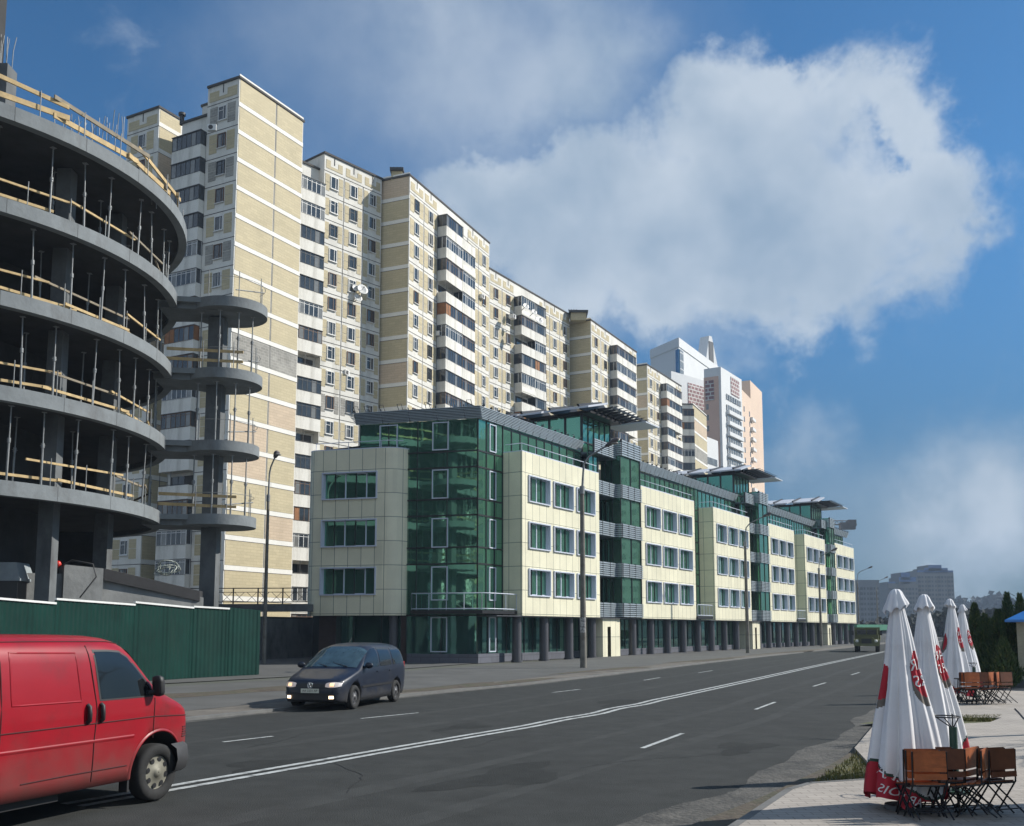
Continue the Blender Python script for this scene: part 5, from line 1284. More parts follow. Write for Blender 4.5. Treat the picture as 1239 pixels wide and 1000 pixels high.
# ---- red panel van ----
T = thing('panel_van', 'red panel van with black door handles, cut off by the left edge of the photo', 'van', local=True)
redp = mat('red_paint', (.30,.005,.014), .36, .12, 1.2, coat=.25, spec=.35, stain=((.10,.02,.02),1.3,.50,.82,(1,1,1)))
dirty(redp, .30, .95, (.12,.05,.042), .7)
top = [(0,.72),(.025,.92),(.06,1.01),(.14,1.06),(.45,1.215),(.64,1.30),(.74,1.38),(1.02,1.72),(1.12,1.82),(1.24,1.885),(1.45,1.925),(2.2,1.945),(4.3,1.945),(4.62,1.90),(4.70,1.6),(4.72,1.2)]
bot = [(0,.42),(.06,.34),(.3,.30),(4.3,.32),(4.72,.42)]
belt = [(0,.60),(.14,.96),(.5,1.08),(.8,1.16),(4.5,1.2),(4.72,1.0)]
hw = [(0,.70),(.05,.78),(.15,.84),(.35,.885),(.8,.915),(1.6,.92),(4.4,.92),(4.65,.89),(4.72,.84)]
cb2 = CarBody(4.72, top, bot, belt, hw, .13, 6.5)
xs = [0,.015,.035,.06,.1,.15,.23,.34,.46,.56,.64,.70,.76,.84,.92,1.0,1.08,1.16,1.24,1.34,1.5,1.75,2.0,2.3,2.8,3.4,4,4.4,4.55,4.62,4.67,4.71,4.72]
b2 = cb2.build('body', [redp, black], T, xs)
WF2, WR2, RW2 = .65, 3.62, .33
cs = []
for wx in (WF2, WR2):
    for s_ in (1,-1): cs.append(cyl_cut(wx, s_*.6, s_*1.15, RW2+.04, RW2+.10).build('cutter', [redp, black], fix=True))
apply_bool(b2, cs)
for p in b2.data.polygons: p.use_smooth = True
for wx in (WF2, WR2):
    for s_ in (1,-1): wheel(T, wx, s_*.81, RW2, .2, s_, hubm, 8)
for s_ in (1,-1):
    # arch lip
    mb = MB(); rows = []
    for k in range(23):
        a = R(-8+k*(196/22)); rows.append([(WF2+q*math.cos(a), s_*(cb2.y(WF2+q*math.cos(a), RW2+.04+q*math.sin(a))+o_), RW2+.04+q*math.sin(a)) for q, o_ in ((.43,.0),(.435,.014),(.448,.014),(.465,.0))])
    mb.grid(rows, 0, True); mb.build('arch_lip', redp, T)
    g = [((.80,1.235),(.83,1.30)),((.93,1.235),(.94,1.43)),((1.05,1.235),(1.06,1.56)),((1.18,1.235),(1.17,1.67)),((1.3,1.235),(1.28,1.735)),((1.45,1.235),(1.46,1.75)),((1.60,1.235),(1.66,1.752))]
    cb2.side_patch([q[1] for q in g], [q[0] for q in g], .004, s_).build('door_window', carglass, T)
    g = [((.78,1.215),(.81,1.32)),((.92,1.215),(.93,1.455)),((1.05,1.215),(1.05,1.585)),((1.18,1.215),(1.165,1.69)),((1.3,1.215),(1.275,1.757)),((1.45,1.215),(1.46,1.772)),((1.625,1.215),(1.685,1.775))]
    cb2.side_patch([q[1] for q in g], [q[0] for q in g], .0018, s_).build('window_seal', black, T)
    for pts in ([(1.66,.36),(1.68,.8),(1.66,1.1),(1.76,1.82)],[(.77,.74),(.76,1.20)],[(2.90,.45),(2.90,1.84)],[(.12,.95),(.45,.97),(.76,.985)],[(.76,.985),(2,.98),(4.6,.97)],[(1.15,.47),(2,.47),(2.6,.46)],[(1.1,1.815),(1.4,1.86),(2.5,1.87),(4.6,1.865)]):
        mb = MB(); P = []
        for (xa, za), (xb_, zb_) in zip(pts, pts[1:]):
            for k in range(8): P.append((xa+(xb_-xa)*k/8, za+(zb_-za)*k/8))
        P.append(pts[-1]); mb.tube([(x, s_*(cb2.y(x,z)+.001), z) for x, z in P], .007, 5); mb.build('panel_gap', mat('gap_dark', (.05,.008,.01), .8, .1), T)
    # swage line and pressed panel outline
    for pts in ([(.95,.80),(1.5,.81),(2.5,.80),(3.6,.79),(4.6,.78)],):
        mb = MB(); rows = []
        for k in range(30):
            x = 1.08+k*.118; z = .80; rows.append([(x, s_*(cb2.y(x,z)+d), z+e) for d, e in ((.0,-.03),(.008,-.012),(.010,0),(-.002,.012))])
        mb.grid(rows, 0, True); mb.build('swage_line', redp, T)
    mb = MB(); q = [(1.88,1.23),(1.93,1.74),(2.78,1.76),(2.78,1.24)]; P = []
    for (xa, za), (xb_, zb_) in zip(q, q[1:]+q[:1]):
        for k in range(8): P.append((xa+(xb_-xa)*k/8, za+(zb_-za)*k/8))
    P.append(q[0]); mb.tube([(x, s_*(cb2.y(x,z)-.007), z) for x, z in P], .013, 6); mb.build('pressed_panel', redp, T)
    for x in (1.60,1.79):
        mb = MB(); y = cb2.y(x,1.1); mb.tube([(x,s_*(y+.0),1.0),(x,s_*(y+.03),1.02),(x+.004,s_*(y+.035),1.09),(x+.008,s_*(y+.03),1.165),(x+.01,s_*(y+.0),1.185)], .024, 8); mb.build('door_handle', black, T)
    mb = MB(); y = cb2.y(3.1,.96); mb.box(2.91,3.7,s_*y-.02,s_*y+.02,.90,.95); mb.build('slide_rail', black, T)
    mb = MB(); y = cb2.y(.85,1.25); rows = [[(.80+.045*q*math.copysign(abs(math.cos(a))**.5,math.cos(a))+dx, s_*(y+.09)+.07*q*math.copysign(abs(math.sin(a))**.5,math.sin(a)), z) for a in [2*math.pi*k/16 for k in range(16)]] for z, q, dx in ((1.22,.3,0),(1.235,.85,0),(1.27,1,0),(1.39,1,.01),(1.44,.9,.02),(1.46,.4,.02))]
    mb.grid(rows, 0, True, True); mb.face(rows[0][::-1]); mb.face(rows[-1]); mb.tube([(.86,s_*(y-.03),1.25),(.82,s_*(y+.06),1.28)], .03, 6); mb.build('wing_mirror', black, T)
    mb = MB()
    for k in range(5): z = .70+.028*k; mb.tube([(.08,s_*(cb2.y(.08,z)+.004),z),(.20,s_*(cb2.y(.20,z)+.004),z)], .007, 5)
    mb.build('side_vent', black, T)
    mb = MB(); mb.box(2.0,3.0,s_*.75-.02,s_*.75+.02,.2,.33); mb.build('side_sill', black, T); mb = MB(); mb.box(1.07,1.10,s_*.86-.12,s_*.86,.16,.45); mb.build('mud_flap', black, T)
# bumper
bumpm = mat('bumper_plastic', (.04,.04,.042), .6, .2, 6); mb = MB(); rows = []
for z, o_ in ((.30,.0),(.33,.05),(.45,.075),(.58,.06),(.64,.0)):
    row = []
    for k in range(25):
        a = -1+2*k/24; yy = a*.93; x = .0 if abs(a) < .72 else .32*((abs(a)-.72)/.28)**1.8+.0
        if abs(a) > .88: yy = math.copysign(.86+.07*min(1,(abs(a)-.88)/.12)+o_*.3, a); x = .1+.36*(abs(a)-.88)/.12
        row.append((x-o_+.02, yy*(1+o_*.35), z))
    rows.append(row)
mb.grid(rows, 0, True); mb.build('bumper', bumpm, T)
cb2.top_patch(.76, 1.12, .88, .84).build('windscreen', carglass, T)
cbs = cb; cb = cb2
for s_ in (1,-1):
    a, b_ = (.45,.78) if s_ > 0 else (-.78,-.45); front(a, b_, .70, .88, .01).build('headlight', mat('headlight_off', (.5,.5,.5), .1, .2), T)
cb = cbs
hd2 = Vector((.371,.928)); ang = math.atan2(-hd2.y, -hd2.x); T.rotation_euler = (0,0,ang)
ux = Vector((math.cos(ang), math.sin(ang))); uy = Vector((-math.sin(ang), math.cos(ang)))
sgn = 1 if uy.dot(Vector((1,-1))) > 0 else -1
wv = gp(188,970); T.location = (*(Vector((wv.x,wv.y))-ux*WF2-uy*sgn*.88), .006)
# ---- green lorry ----
K = thing('lorry', 'old olive green bonneted lorry coming down the far lane', 'lorry', gp(1049,789))
kc = gp(1049,789.5); gm = mat('olive_paint', (.085,.09,.03), .6, .25, 2); gm2 = mat('olive_light', (.12,.13,.055), .6, .2, 2)
fk_ = Fr((kc.x,kc.y), (.93,-.36))     # across the front, facing the camera
def kb_(name, m, boxes):
    mb = MB()
    for b in boxes: mb.fbox(fk_, *b)
    return mb.build(name, m, K)
K.location = (kc.x,kc.y,0)
mb = MB()
rr = [[fk_.pt(s_, p, z) for s_, z in ((-.62,.75),(-.64,1.15),(-.5,1.32),(.5,1.32),(.64,1.15),(.62,.75))] for p in (0,-1.15)]
mb.grid([r[::1] for r in rr], 0, False); mb.face(rr[0]); mb.build('bonnet', gm, K)
kb_('cab', gm, [(-.98,.98,-2.5,-1.1,.8,1.55),(-.9,.9,-2.5,-1.25,1.98,2.08),(-.92,-.84,-2.5,-1.15,1.55,2.0),(.84,.92,-2.5,-1.15,1.55,2.0),(-.04,.04,-1.3,-1.2,1.55,2.0)])
kb_('windscreen', carglass, [(-.84,-.04,-1.32,-1.27,1.55,1.98),(.04,.84,-1.32,-1.27,1.55,1.98)])
kb_('grille', black, [(-.42,.42,0,.03,.78,1.18)]); kb_('bumper', gm2, [(-1.05,1.05,.1,.3,.55,.75)])
kb_('load_body', gm, [(-1.1,1.1,-6.2,-2.7,1.0,1.95)]); kb_('load_bows', gm2, [(-1.1,1.1,-2.8,-2.7,1.95,2.2)])
for s_ in (-1,1):
    mb = MB(); rows = []
    for k in range(9):
        a = R(180*k/8); rows.append([fk_.pt(s_*q, -.45-.62*math.cos(a), .62+.55*math.sin(a)) for q in (.62,1.08)])
    mb.grid(rows, 0, True); mb.build('mudguard', gm, K)
    mb = MB(); c = fk_.pt(s_*.8,.02,.98); mb.sphere(c, .13); mb.build('headlight', M['wwin'], K)
    for p in (-.45,-4.8):
        mb = MB(); c0_ = fk_.pt(s_*.72,p,.5); c1_ = fk_.pt(s_*1.02,p,.5); mb.tube([c0_,c1_], .5, 20); mb.build('wheel', MATS['tyre'], K)
    mb = MB(); c = fk_.pt(s_*1.2,-1.2,1.7); mb.box(c.x-.1,c.x+.1,c.y-.05,c.y+.05,c.z-.2,c.z+.2); mb.build('wing_mirror', black, K)
# ---------------- closed parasols, chairs, hedge, kiosk ----------------
cloth = mat('parasol_cloth', (.74,.74,.76), .8, .08, 2.5, stain=((.5,.47,.46),1.4,.55,.8))
clred = mat('parasol_red', (.42,.012,.03), .7, .12, 4); clgr = mat('parasol_grey', (.16,.14,.12), .8, .3, 9); letter = mat('white_lettering', (.75,.74,.74), .7, .05); green = mat('dark_green_metal', (.015,.05,.035), .5, .2)
def parasol(base, H, k, label, seed, texts=True):
    o = thing('parasol', label, 'parasol', base, 'closed parasols on the terrace'); B = Vector(base); rnd = random.Random(seed)
    prof = [(0,.05),(.08,.085),(.18,.125),(.32,.165),(.45,.215),(.6,.285),(.75,.34),(.9,.385),(1,.395)]
    ph = [rnd.uniform(0,6.28) for _ in range(6)]
    zt = H-.1
    def rad(a, t):
        f = abs(math.sin(4*a+ph[0]+.6*math.sin(a+ph[1])+.35*t)); f2 = math.sin(11*a+ph[2]+1.5*t)
        fold = (.30*(f**.75)-.17)+.055*f2+.04*math.sin(19*a+ph[3]-2*t)
        return k*spl_tab(prof, t)*(1+fold*(.35+.65*smoothstep(.05,.5,t)))
    def hem(a): return .06+.09*(1+math.sin(3*a+ph[4]))*.5+.05*abs(math.sin(4*a+ph[0]))
    def P(a, z, off=0.0):
        t = min(1, max(0, (zt-z)/(zt-.05))); r = rad(a, t)+off
        sway = .03*math.sin(2.2*t+ph[5])
        return Vector((B.x+sway+r*math.cos(a), B.y+r*math.sin(a)*.95, B.z+z))
    n, m = 200, 130; rows = []
    for i in range(m+1):
        rows.append([P(2*math.pi*j/n, zt-(zt-hem(2*math.pi*j/n))*i/m) for j in range(n)])
    def mt(i, j):
        a = 2*math.pi*(j+.5)/n; z = zt-(zt-hem(a))*(i+.5)/m; d = (a-math.pi*1.1)%(2*math.pi)
        # red skirt: high on the left, stepping down around the front
        lim = spl_tab([(0,.45),(90,.35),(150,.4),(185,.52),(205,.50),(225,.40),(250,.30),(275,.18),(300,.16),(325,.42),(340,.55),(360,.45)], math.degrees(a))
        if z < lim*H/2.45: return 1
        if z < lim*H/2.45+.03: return 3
        for (ac, zc, da, dz, c) in ((R(-46),1.50,.50,.25,1),(R(184),1.40,.35,.20,2),(R(-128+360),1.0,.0,.0,0)):
            dd = (a-ac+math.pi)%(2*math.pi)-math.pi; zc2 = zc*H/2.45
            if da and (dd/da)**2+((z-zc2)/(dz*H/2.45))**2 < 1: return 1 if c == 1 else (1 if dd > 0 else 2)
            if da and (dd/(da*1.12))**2+((z-zc2+.05)/(dz*1.2*H/2.45))**2 < 1: return 2
        return 0
    mb = MB(); mb.grid(rows, mt, True, True); cn = mb.build('canopy', [cloth, clred, clgr, green], o)
    for f in (.0,): pass
    def lettering(body, size, a0, z0, tilt, mirror=True):
        vs, fs = text_verts(body, size); mb = MB(); r0 = k*.36*(1 if z0 < .8 else .62)
        for v in vs:
            x = -v.x if mirror else v.x; u = x*math.cos(tilt)-v.y*math.sin(tilt); w_ = x*math.sin(tilt)+v.y*math.cos(tilt)
            mb.v.append(P(a0+u/r0, z0*H/2.45+w_, .012))
        for f in fs: mb.f.append(f); mb.m.append(0); mb.sm.append(False)
        t_ = mb.build('lettering', letter, o); t_.parent = cn
    if texts:
        lettering('STELLA', .17, R(-112), .36, R(-24)); lettering('ARTOIS', .12, R(-116), .20, R(-22))
        lettering('AR', .17, R(-50), 1.60, R(8)); lettering('RS', .17, R(-50), 1.42, R(8))
    # little top cap
    mb = MB(); rows = []; nn = 48
    for q, (r, z) in enumerate(((.012,H+.0),(.045,H-.012),(.07,H-.05),(.09,H-.11),(.118,H-.17),(.125,H-.20))):
        row = []
        for j in range(nn):
            a = 2*math.pi*j/nn; s_ = abs(math.cos(4*a+ph[0])); rr = k*r*(1+(.22*s_-.1)*(q/5)); row.append(Vector((B.x+rr*math.cos(a), B.y+rr*math.sin(a), B.z+z-.05*(1-s_)*(q/5)-(.04*math.cos(a+ph[1]))*(q/5))))
        rows.append(row)
    mb.grid(rows, 0, True, True); mb.build('cap', cloth, o)
    mb = MB(); mb.tube([B, B+Vector((0,0,H-.1))], .025, 8); mb.build('pole', green, o)
    mb = MB(); mb.cyl((B.x,B.y), .2, B.z, B.z+.05, 20); mb.tube([B, B+Vector((0,0,.3))], .035, 8); mb.build('base', M['concrete_d'], o)
    return o
def onp(px, Y, h=0): v = vp(px, 762, Y); return (v.x, v.y, PV if h == 0 else h)
parasol(onp(1085,10.85), 2.34, 1.0, 'nearest closed white parasol with a red skirt, left of the near folding chairs', 3)
parasol(onp(1119.5,13.6), 2.38, 1.0, 'second closed parasol, directly behind and right of the nearest one', 5)
parasol(onp(1151,27.6), 2.75, 1.12, 'third closed parasol, small in the distance beside the far chairs', 8)
parasol(onp(1165.5,31.2), 2.68, 1.12, 'farthest closed parasol, next to the dark conifers', 11)
# folding chairs
wood = mat('orange_wood', (.42,.115,.03), .5, .35, 5, stain=((.16,.045,.015),3,.5,.75,(1,1,6)))
wood_d = mat('brown_wood', (.15,.05,.02), .5, .35, 5)
fr_m = mat('chair_frame', (.025,.026,.03), .4, .2, metal=.4)
def make_chair(wd):
    o = thing('folding_chair', 'x', 'chair', local=True)
    W = .215
    mb = MB()
    for z0, z1 in ((.60,.87),(.50,.575)): 
        y0, y1 = -.235-.10*(z0-.45), -.235-.10*(z1-.45)
        mb.box8([(-W,y0-.012,z0),(W,y0-.012,z0),(W,y0+.012,z0),(-W,y0+.012,z0),(-W,y1-.012,z1),(W,y1-.012,z1),(W,y1+.012,z1),(-W,y1+.012,z1)])
    mb.build('backrest', wd, o)
    mb = MB()
    for k in range(5): y = -.19+k*.082; mb.box(-W+.01,W-.01,y,y+.065,.44,.458)
    mb.build('seat', wd, o)
    mb = MB(); mb.box(-W,-W+.025,-.2,.22,.415,.44); mb.box(W-.025,W,-.2,.22,.415,.44); mb.tube([(-W,-.19,.425),(W,-.19,.425)], .011, 6); mb.tube([(-W,.2,.425),(W,.2,.425)], .011, 6); mb.build('seat_frame', fr_m, o)
    for s_ in (-1,1):
        x = s_*(W+.012)
        mb = MB(); mb.tube([(x,-.28,.86),(x,-.20,.44),(x*1.02,.24,.0)], .012, 7); mb.build('leg', fr_m, o)
        mb = MB(); mb.tube([(x*.93,.18,.43),(x*.97,-.30,.0)], .012, 7); mb.build('leg', fr_m, o)
    mb = MB(); mb.tube([(-W-.01,.16,.09),(W+.01,.16,.09)], .009, 6); mb.tube([(-W-.01,-.22,.09),(W+.01,-.22,.09)], .009, 6); mb.build('stretcher', fr_m, o)
    return o
CH = {0: make_chair(wood), 1: make_chair(wood_d)}; used = {0: False, 1: False}
def chair(kind, x, y, rz, tilt, sc, label, group, z=PV):
    o = CH[kind] if not used[kind] else copy_tree(CH[kind]); used[kind] = True
    o.scale = (sc, sc, sc); o.rotation_euler = (-tilt, 0, rz); o.location = (x, y, z+ .0); tag(o, label, 'chair', group); return o
bpy.context.view_layer.update()
def cluster(cx, cy, sc, who, ylast):
    g = 'folding chairs around the '+who+' table'
    # dark square table
    t = thing('cafe_table', 'dark metal cafe table among the chairs of the '+who+' group', 'table', (cx, cy, PV))
    h = .70*sc; a = .33*sc; mb = MB(); mb.box(cx-a,cx+a,cy-a,cy+a,PV+h-.025,PV+h); mb.build('tabletop', black, t)
    for sx in (-1,1):
        for sy in (-1,1): mb = MB(); mb.tube([(cx+sx*a*.85,cy+sy*a*.85,PV),(cx+sx*a*.75,cy+sy*a*.75,PV+h-.02)], .014, 6); mb.build('leg', fr_m, t)
    D = [(0,-.30,-.62,0,.16,'front left chair with its orange back nearest the camera'),
         (0,-.33,-.47,.02,.16,'middle of the three left chairs nested one behind another'),
         (0,-.30,-.33,-.03,.14,'rearmost of the three nested chairs at the left'),
         (1,.06,-.34,.04,.14,'darker chair right of the three nested ones, its back in shade'),
         (1,.02,-.02,-.02,.1,'dark chair on the far side behind the table'),
         (0,.44,-.42,.95,.16,'small orange chair turned sideways at the right of the table'),
         (0,.36,-.16,.75,.12,'orange chair turned sideways behind another turned chair'),
         (1,.74,-.36,.35,.15,'rightmost chair, turned outwards with a dark brown back'),
         (1,.68,-.14,.3,.12,'second chair from the right, half hidden by the rightmost one')]
    for k, dx, dy, rz, ti, lab in D:
        chair(k, cx+dx*sc, cy+dy*sc, rz, ti, sc, lab+', in the '+who+' group', g)
c = onp(1116,10.75); cluster(c[0], c[1], .76, 'near', 0)
c = onp(1171,26.2); cluster(c[0], c[1], .90, 'far', 0)
def stand(px, Y, h, label):
    b = Vector(onp(px, Y)); o = thing('ashtray_stand', label, 'stand', b); mb = MB(); mb.tube([b, b+Vector((0,0,h-.12))], .045, 12); mb.cyl((b.x,b.y), .16, PV, PV+.03, 18); mb.build('post', green, o)
    mb = MB(); T_ = b+Vector((0,0,h)); R_ = .16
    mb.tube([T_+Vector((R_*math.cos(a)-.08, R_*math.sin(a), 0)) for a in [i*2*math.pi/16 for i in range(17)]], .008, 5)
    for a in (0,2.1,4.2): mb.tube([b+Vector((0,0,h-.14)), T_+Vector((R_*math.cos(a)-.08,R_*math.sin(a),0))], .008, 5)
    mb.tube([b+Vector((0,0,h-.14)), T_+Vector((0,0,.03))], .008, 5); mb.build('wire_ring', fr_m, o)
stand(1147, 11.9, .88, 'dark green post topped by a wire ring, behind the near chairs')
b = Vector(onp(1122.5,11.9)); mb = MB(); mb.cyl((b.x,b.y), .03, b.z, b.z+.74, 12); mb.cyl((b.x,b.y), .1, b.z, b.z+.03, 16); tag(mb.build('short_post', green, None, loc=b), 'short dark green post just left of the wire ringed stand', 'post')
stand(1176, 28.6, .95, 'dark post with a wire ring, behind the far chairs')
# conifers: one by one
leafA = mat('thuja_green', (.032,.070,.018), .8, .5, 2.5); leafB = mat('thuja_light', (.08,.11,.028), .8, .4, 2.5); bark = mat('bark', (.06,.045,.035), .9, .3, 6)
def conifer(px, Y, h, r, label, n=5200, seed=1):
    b = Vector(onp(px, Y)); rnd = random.Random(seed); o = thing('conifer', label, 'conifer', b, 'dark conifers behind the terrace'); mb = MB()
    tips = [(rnd.uniform(0,6.28), rnd.uniform(.15,.95), rnd.uniform(.75,1.25)) for _ in range(60)]
    for k in range(n):
        if rnd.random() < .7:
            a0, t0, s0 = rnd.choice(tips); a = a0+rnd.gauss(0,.22); t = min(.99, max(.01, t0+rnd.gauss(0,.06))); q = rnd.uniform(.72,1.12)*s0
        else: a = rnd.uniform(0,6.28); t = rnd.random()**1.2; q = rnd.uniform(.5,1.0)
        rr = r*min(1, (1-t)*1.5+.06)*min(1,.6+t*4)*q
        c = b+Vector((rr*math.cos(a), rr*math.sin(a), .05+h*t)); L_ = rnd.uniform(.07,.17); 
        d = Vector((math.cos(a)*.45+rnd.gauss(0,.25), math.sin(a)*.45+rnd.gauss(0,.25), 1)).normalized()*L_; s_ = d.cross(Vector((rnd.gauss(0,1),rnd.gauss(0,1),rnd.gauss(0,.4)))).normalized()*L_*.3
        mb.face([c-s_, c+s_*.6-d*.1, c+d, c-s_*.4+d*.5], 0 if rnd.random() < .72 else 1)
    mb.build('crown', [leafA, leafB], o); mb = MB(); mb.tube([b, b+Vector((0,0,h*.9))], [.07,.015], 7); mb.build('trunk', bark, o)
for i, (px, Y, h, r, lab) in enumerate(((1180,36.5,2.75,.45,'leftmost dark conifer behind the far parasols'),(1192,36,2.35,.5,'second dark conifer from the left, lower than its neighbour'),(1200,37,2.2,.5,'short dark conifer in the middle of the group'),(1209,35.5,2.5,.55,'broad dark conifer left of the tallest one'),(1221,35.5,3.1,.40,'tallest pointed conifer beside the blue roofed kiosk'),(1214,32.5,1.5,.40,'low dark conifer in front of the tallest one'),(1236,42,3.3,.6,'conifer tip above the blue kiosk roof'))):
    conifer(px, Y, h, r, lab, seed=i+40)
# kiosk at the right edge
kb0 = Vector(onp(1230,33.5)); KI = thing('kiosk', 'beige roughcast kiosk with a bright blue roof at the right edge', 'kiosk', kb0)
rc = mat('roughcast', (.40,.37,.27), .95, .25, 3, bump=.8, bscale=14); blue = mat('blue_sheet', (.03,.17,.48), .4, .15, 1.5)
fk2 = Fr((kb0.x,kb0.y), (math.cos(R(-30)), math.sin(R(-30))))
mb = MB(); mb.fbox(fk2, 0, 4, -3, 0, 0, 2.35); mb.build('wall', rc, KI)
mb = MB(); q_ = lambda s_, p_, z_: fk2.pt(s_, p_, z_)
mb.box8([q_(-.3,.35,2.33),q_(4.3,.35,2.33),q_(4.3,-3.3,2.33),q_(-.3,-3.3,2.33),q_(1.2,-1.2,3.15),q_(2.8,-1.2,3.15),q_(2.8,-1.9,3.15),q_(1.2,-1.9,3.15)]); mb.fbox(fk2, -.32, 4.32, -3.32, .37, 2.25, 2.33); mb.build('roof', blue, KI)
mb = MB(); mb.fbox(fk2, -.25, 4, .01, .6, .1, .35); mb.build('step', M['concrete_d'], KI)
# thin cable on the paving
mb = MB(); P = [gp(1228,858,PV), gp(1233,863,PV), gp(1239,870,PV), gp(1260,885,PV)]; P = [p+Vector((0,0,.012)) for p in P]; mb.tube(P, .012, 5); tag(mb.build('cable', black, None, loc=P[0]), 'thin dark cable lying on the paving at the right edge', 'cable')
# ---------------- beyond the frame and far away ----------------
# hut added for its shadow, and bare tree just outside the picture on the right: they throw the shadows on the paving
hut = thing('shadow_hut', 'unseen flat roofed hut added to shade the terrace', 'hut', (10, 8, PV))
mb = MB(); mb.box(9.0,13.5,2,11.9,PV,3.55); mb.build('wall', rc, hut); mb = MB(); mb.box(8.8,13.7,1.8,12.1,3.55,3.7); mb.build('roof', blue, hut)
def bare_tree(x, y, h, label, seed=1, name='bare_tree', maxd=5):
    rnd = random.Random(seed); o = thing(name, label, 'tree', (x,y,0)); tr = MB(); br = MB()
    def grow(p, d, L_, r, dep):
        n = 3; pts = [p]; 
        for k in range(n): d = (d+Vector((rnd.gauss(0,.13),rnd.gauss(0,.13),rnd.gauss(.03,.08)))).normalized(); p = p+d*L_/n; pts.append(p)
        (tr if dep == 0 else br).tube(pts, [r*(1-.35*i/n) for i in range(n+1)], 7 if dep < 2 else 4)
        if dep < maxd:
            for _ in range(3 if dep < 3 else 2):
                a = rnd.uniform(0,6.28); s_ = Vector((math.cos(a),math.sin(a),rnd.uniform(-.1,.4))); grow(p, (d*.8+s_*rnd.uniform(.45,.9)).normalized(), L_*rnd.uniform(.62,.82), r*.6, dep+1)
    grow(Vector((x,y,0)), Vector((0,0,1)), h*.3, .17, 0)
    tr.build('trunk', bark, o); br.build('branches', bark, o)
bare_tree(13.2, 19.0, 7.5, 'bare leafless tree right of the terrace', 4)
bare_tree(9.5, -4, 9, 'bare leafless tree behind the viewpoint on the right verge', 9)
bare_tree(-3, -9, 9, 'bare leafless tree across the road behind the viewpoint', 12)
# residential towers across the road: the green glass mirrors them
def opp_tower(x, y, w_, d_, h, label, rz):
    o = thing('residential_tower', label, 'tower', (x,y,0)); u = Vector((math.cos(rz), math.sin(rz))); fr = Fr((x,y), u); mb = MB(); bal = MB(); dk = MB()
    mb.fbox(fr, -w_/2, w_/2, -d_/2, d_/2, 0, h); mb.fbox(fr, -w_*.2, w_*.2, -d_*.3, d_*.3, h, h+4)
    frs = [(Fr(fr.pt(0,d_/2,0).to_2d(), fr.u.to_2d()), w_), (Fr(fr.pt(0,-d_/2,0).to_2d(), -fr.u.to_2d()), w_), (Fr(fr.pt(w_/2,0,0).to_2d(), -fr.n.to_2d()), d_), (Fr(fr.pt(-w_/2,0,0).to_2d(), fr.n.to_2d()), d_)]
    for f, ww in frs:
        k = 0
        while 3+2.9*k < h-3:
            z = 3+2.9*k; k += 1
            for c in range(int(ww/3.4)):
                s_ = -ww/2+1.7+3.4*c+(ww-3.4*int(ww/3.4))/2
                if c % 3 == 1: bal.fbox(f, s_-1.6, s_+1.6, 0, 1.1, z-.6, z+.5); dk.fbox(f, s_-1.5, s_+1.5, 0, .9, z+.5, z+2.0)
                else: dk.fbox(f, s_-.7, s_+.7, -.02, .05, z, z+1.5)
    mb.build('wall', M['whitep'], o); bal.build('facade_relief', M['tan'], o); dk.build('window_strips', M['panel'], o)
opp_tower(-84, -62, 17, 15, 50, 'tall residential tower behind the viewpoint, mirrored in the green glass', .6)
opp_tower(-62, -74, 16, 14, 36, 'shorter residential tower behind the viewpoint, mirrored beside the tall one', .6)
opp_tower(-118, -50, 18, 14, 44, 'third residential tower behind the viewpoint, left of the mirrored pair', .6)
opp_tower(128, 128, 26, 16, 40, 'residential tower across the road, mirrored in the long glass front', 1.1)
opp_tower(168, 190, 24, 16, 48, 'second residential tower across the road farther along', 1.1)
opp_tower(190, 285, 24, 16, 44, 'third residential tower across the road, farthest along', 1.1)
# far towers in the haze
fw = mat('far_render', (.15,.16,.175), .85, .1, .05); fw2 = mat('far_render_warm', (.17,.165,.16), .85, .1, .05); fblue = mat('far_blue_trim', (.08,.14,.30), .7, .1)
def far_block(x0, x1, ytop, Y, dep, label, steps=(), m=fw, fl=2.9, cols=8, arch=False):
    a = vp(x0,762,Y); b = vp(x1,762,Y); h = vp((x0+x1)/2,ytop,Y).z; o = thing('far_tower', label, 'tower', (a.x,Y,0)); fr = Fr((a.x,Y), (1,-.0)); W = b.x-a.x
    mb = MB(); mb.fbox(fr, 0, W, -dep, 0, 0, h)
    for s0, s1, dh in steps: mb.fbox(fr, W*s0, W*s1, -dep*.8, -.3, h-.01, h+dh)
    mb.build('wall', m, o); dk = MB(); bl = MB()
    k = 0
    while 4+fl*k < h-3:
        z = 4+fl*k; k += 1
        for c in range(cols):
            s_ = W*(c+.5)/cols; ww = W/cols*.34
            if c % 3 == 0: bl.fbox(fr, s_-ww*1.3, s_+ww*1.3, .01, .7, z-.9, z-.1); dk.fbox(fr, s_-ww*1.2, s_+ww*1.2, 0, .35, z-.1, z+1.4)
            else: dk.fbox(fr, s_-ww*.8, s_+ww*.8, 0, .06, z, z+1.4)
    dk.build('windows', M['dwin'], o)['kind'] = 'stuff'; bl.build('balconies', m, o)['kind'] = 'stuff'
    if steps:
        t = MB()
        for s0, s1, dh in steps[:3]: t.fbox(fr, W*s0, W*s1, -.3, -.1, h+dh*.35, h+dh)
        t.build('roof_trim', fblue, o)
    return o
far_block(1030,1066,702,560,20,'hazy grey slab block just past the end of the office building',(),fw,2.9,9)
far_block(1077,1113,707,640,22,'lower stepped hazy tower left of the tallest distant one',((0,.25,1.5),(.38,.95,4.5),(.45,.75,7.5)),fw2,2.9,9)
far_block(1113,1157,694,660,24,'tallest hazy tower on the horizon with blue topped stepped roof',((0,1,2.0),(.2,.85,3.6),(.32,.68,5.6)),fw2,2.9,11)
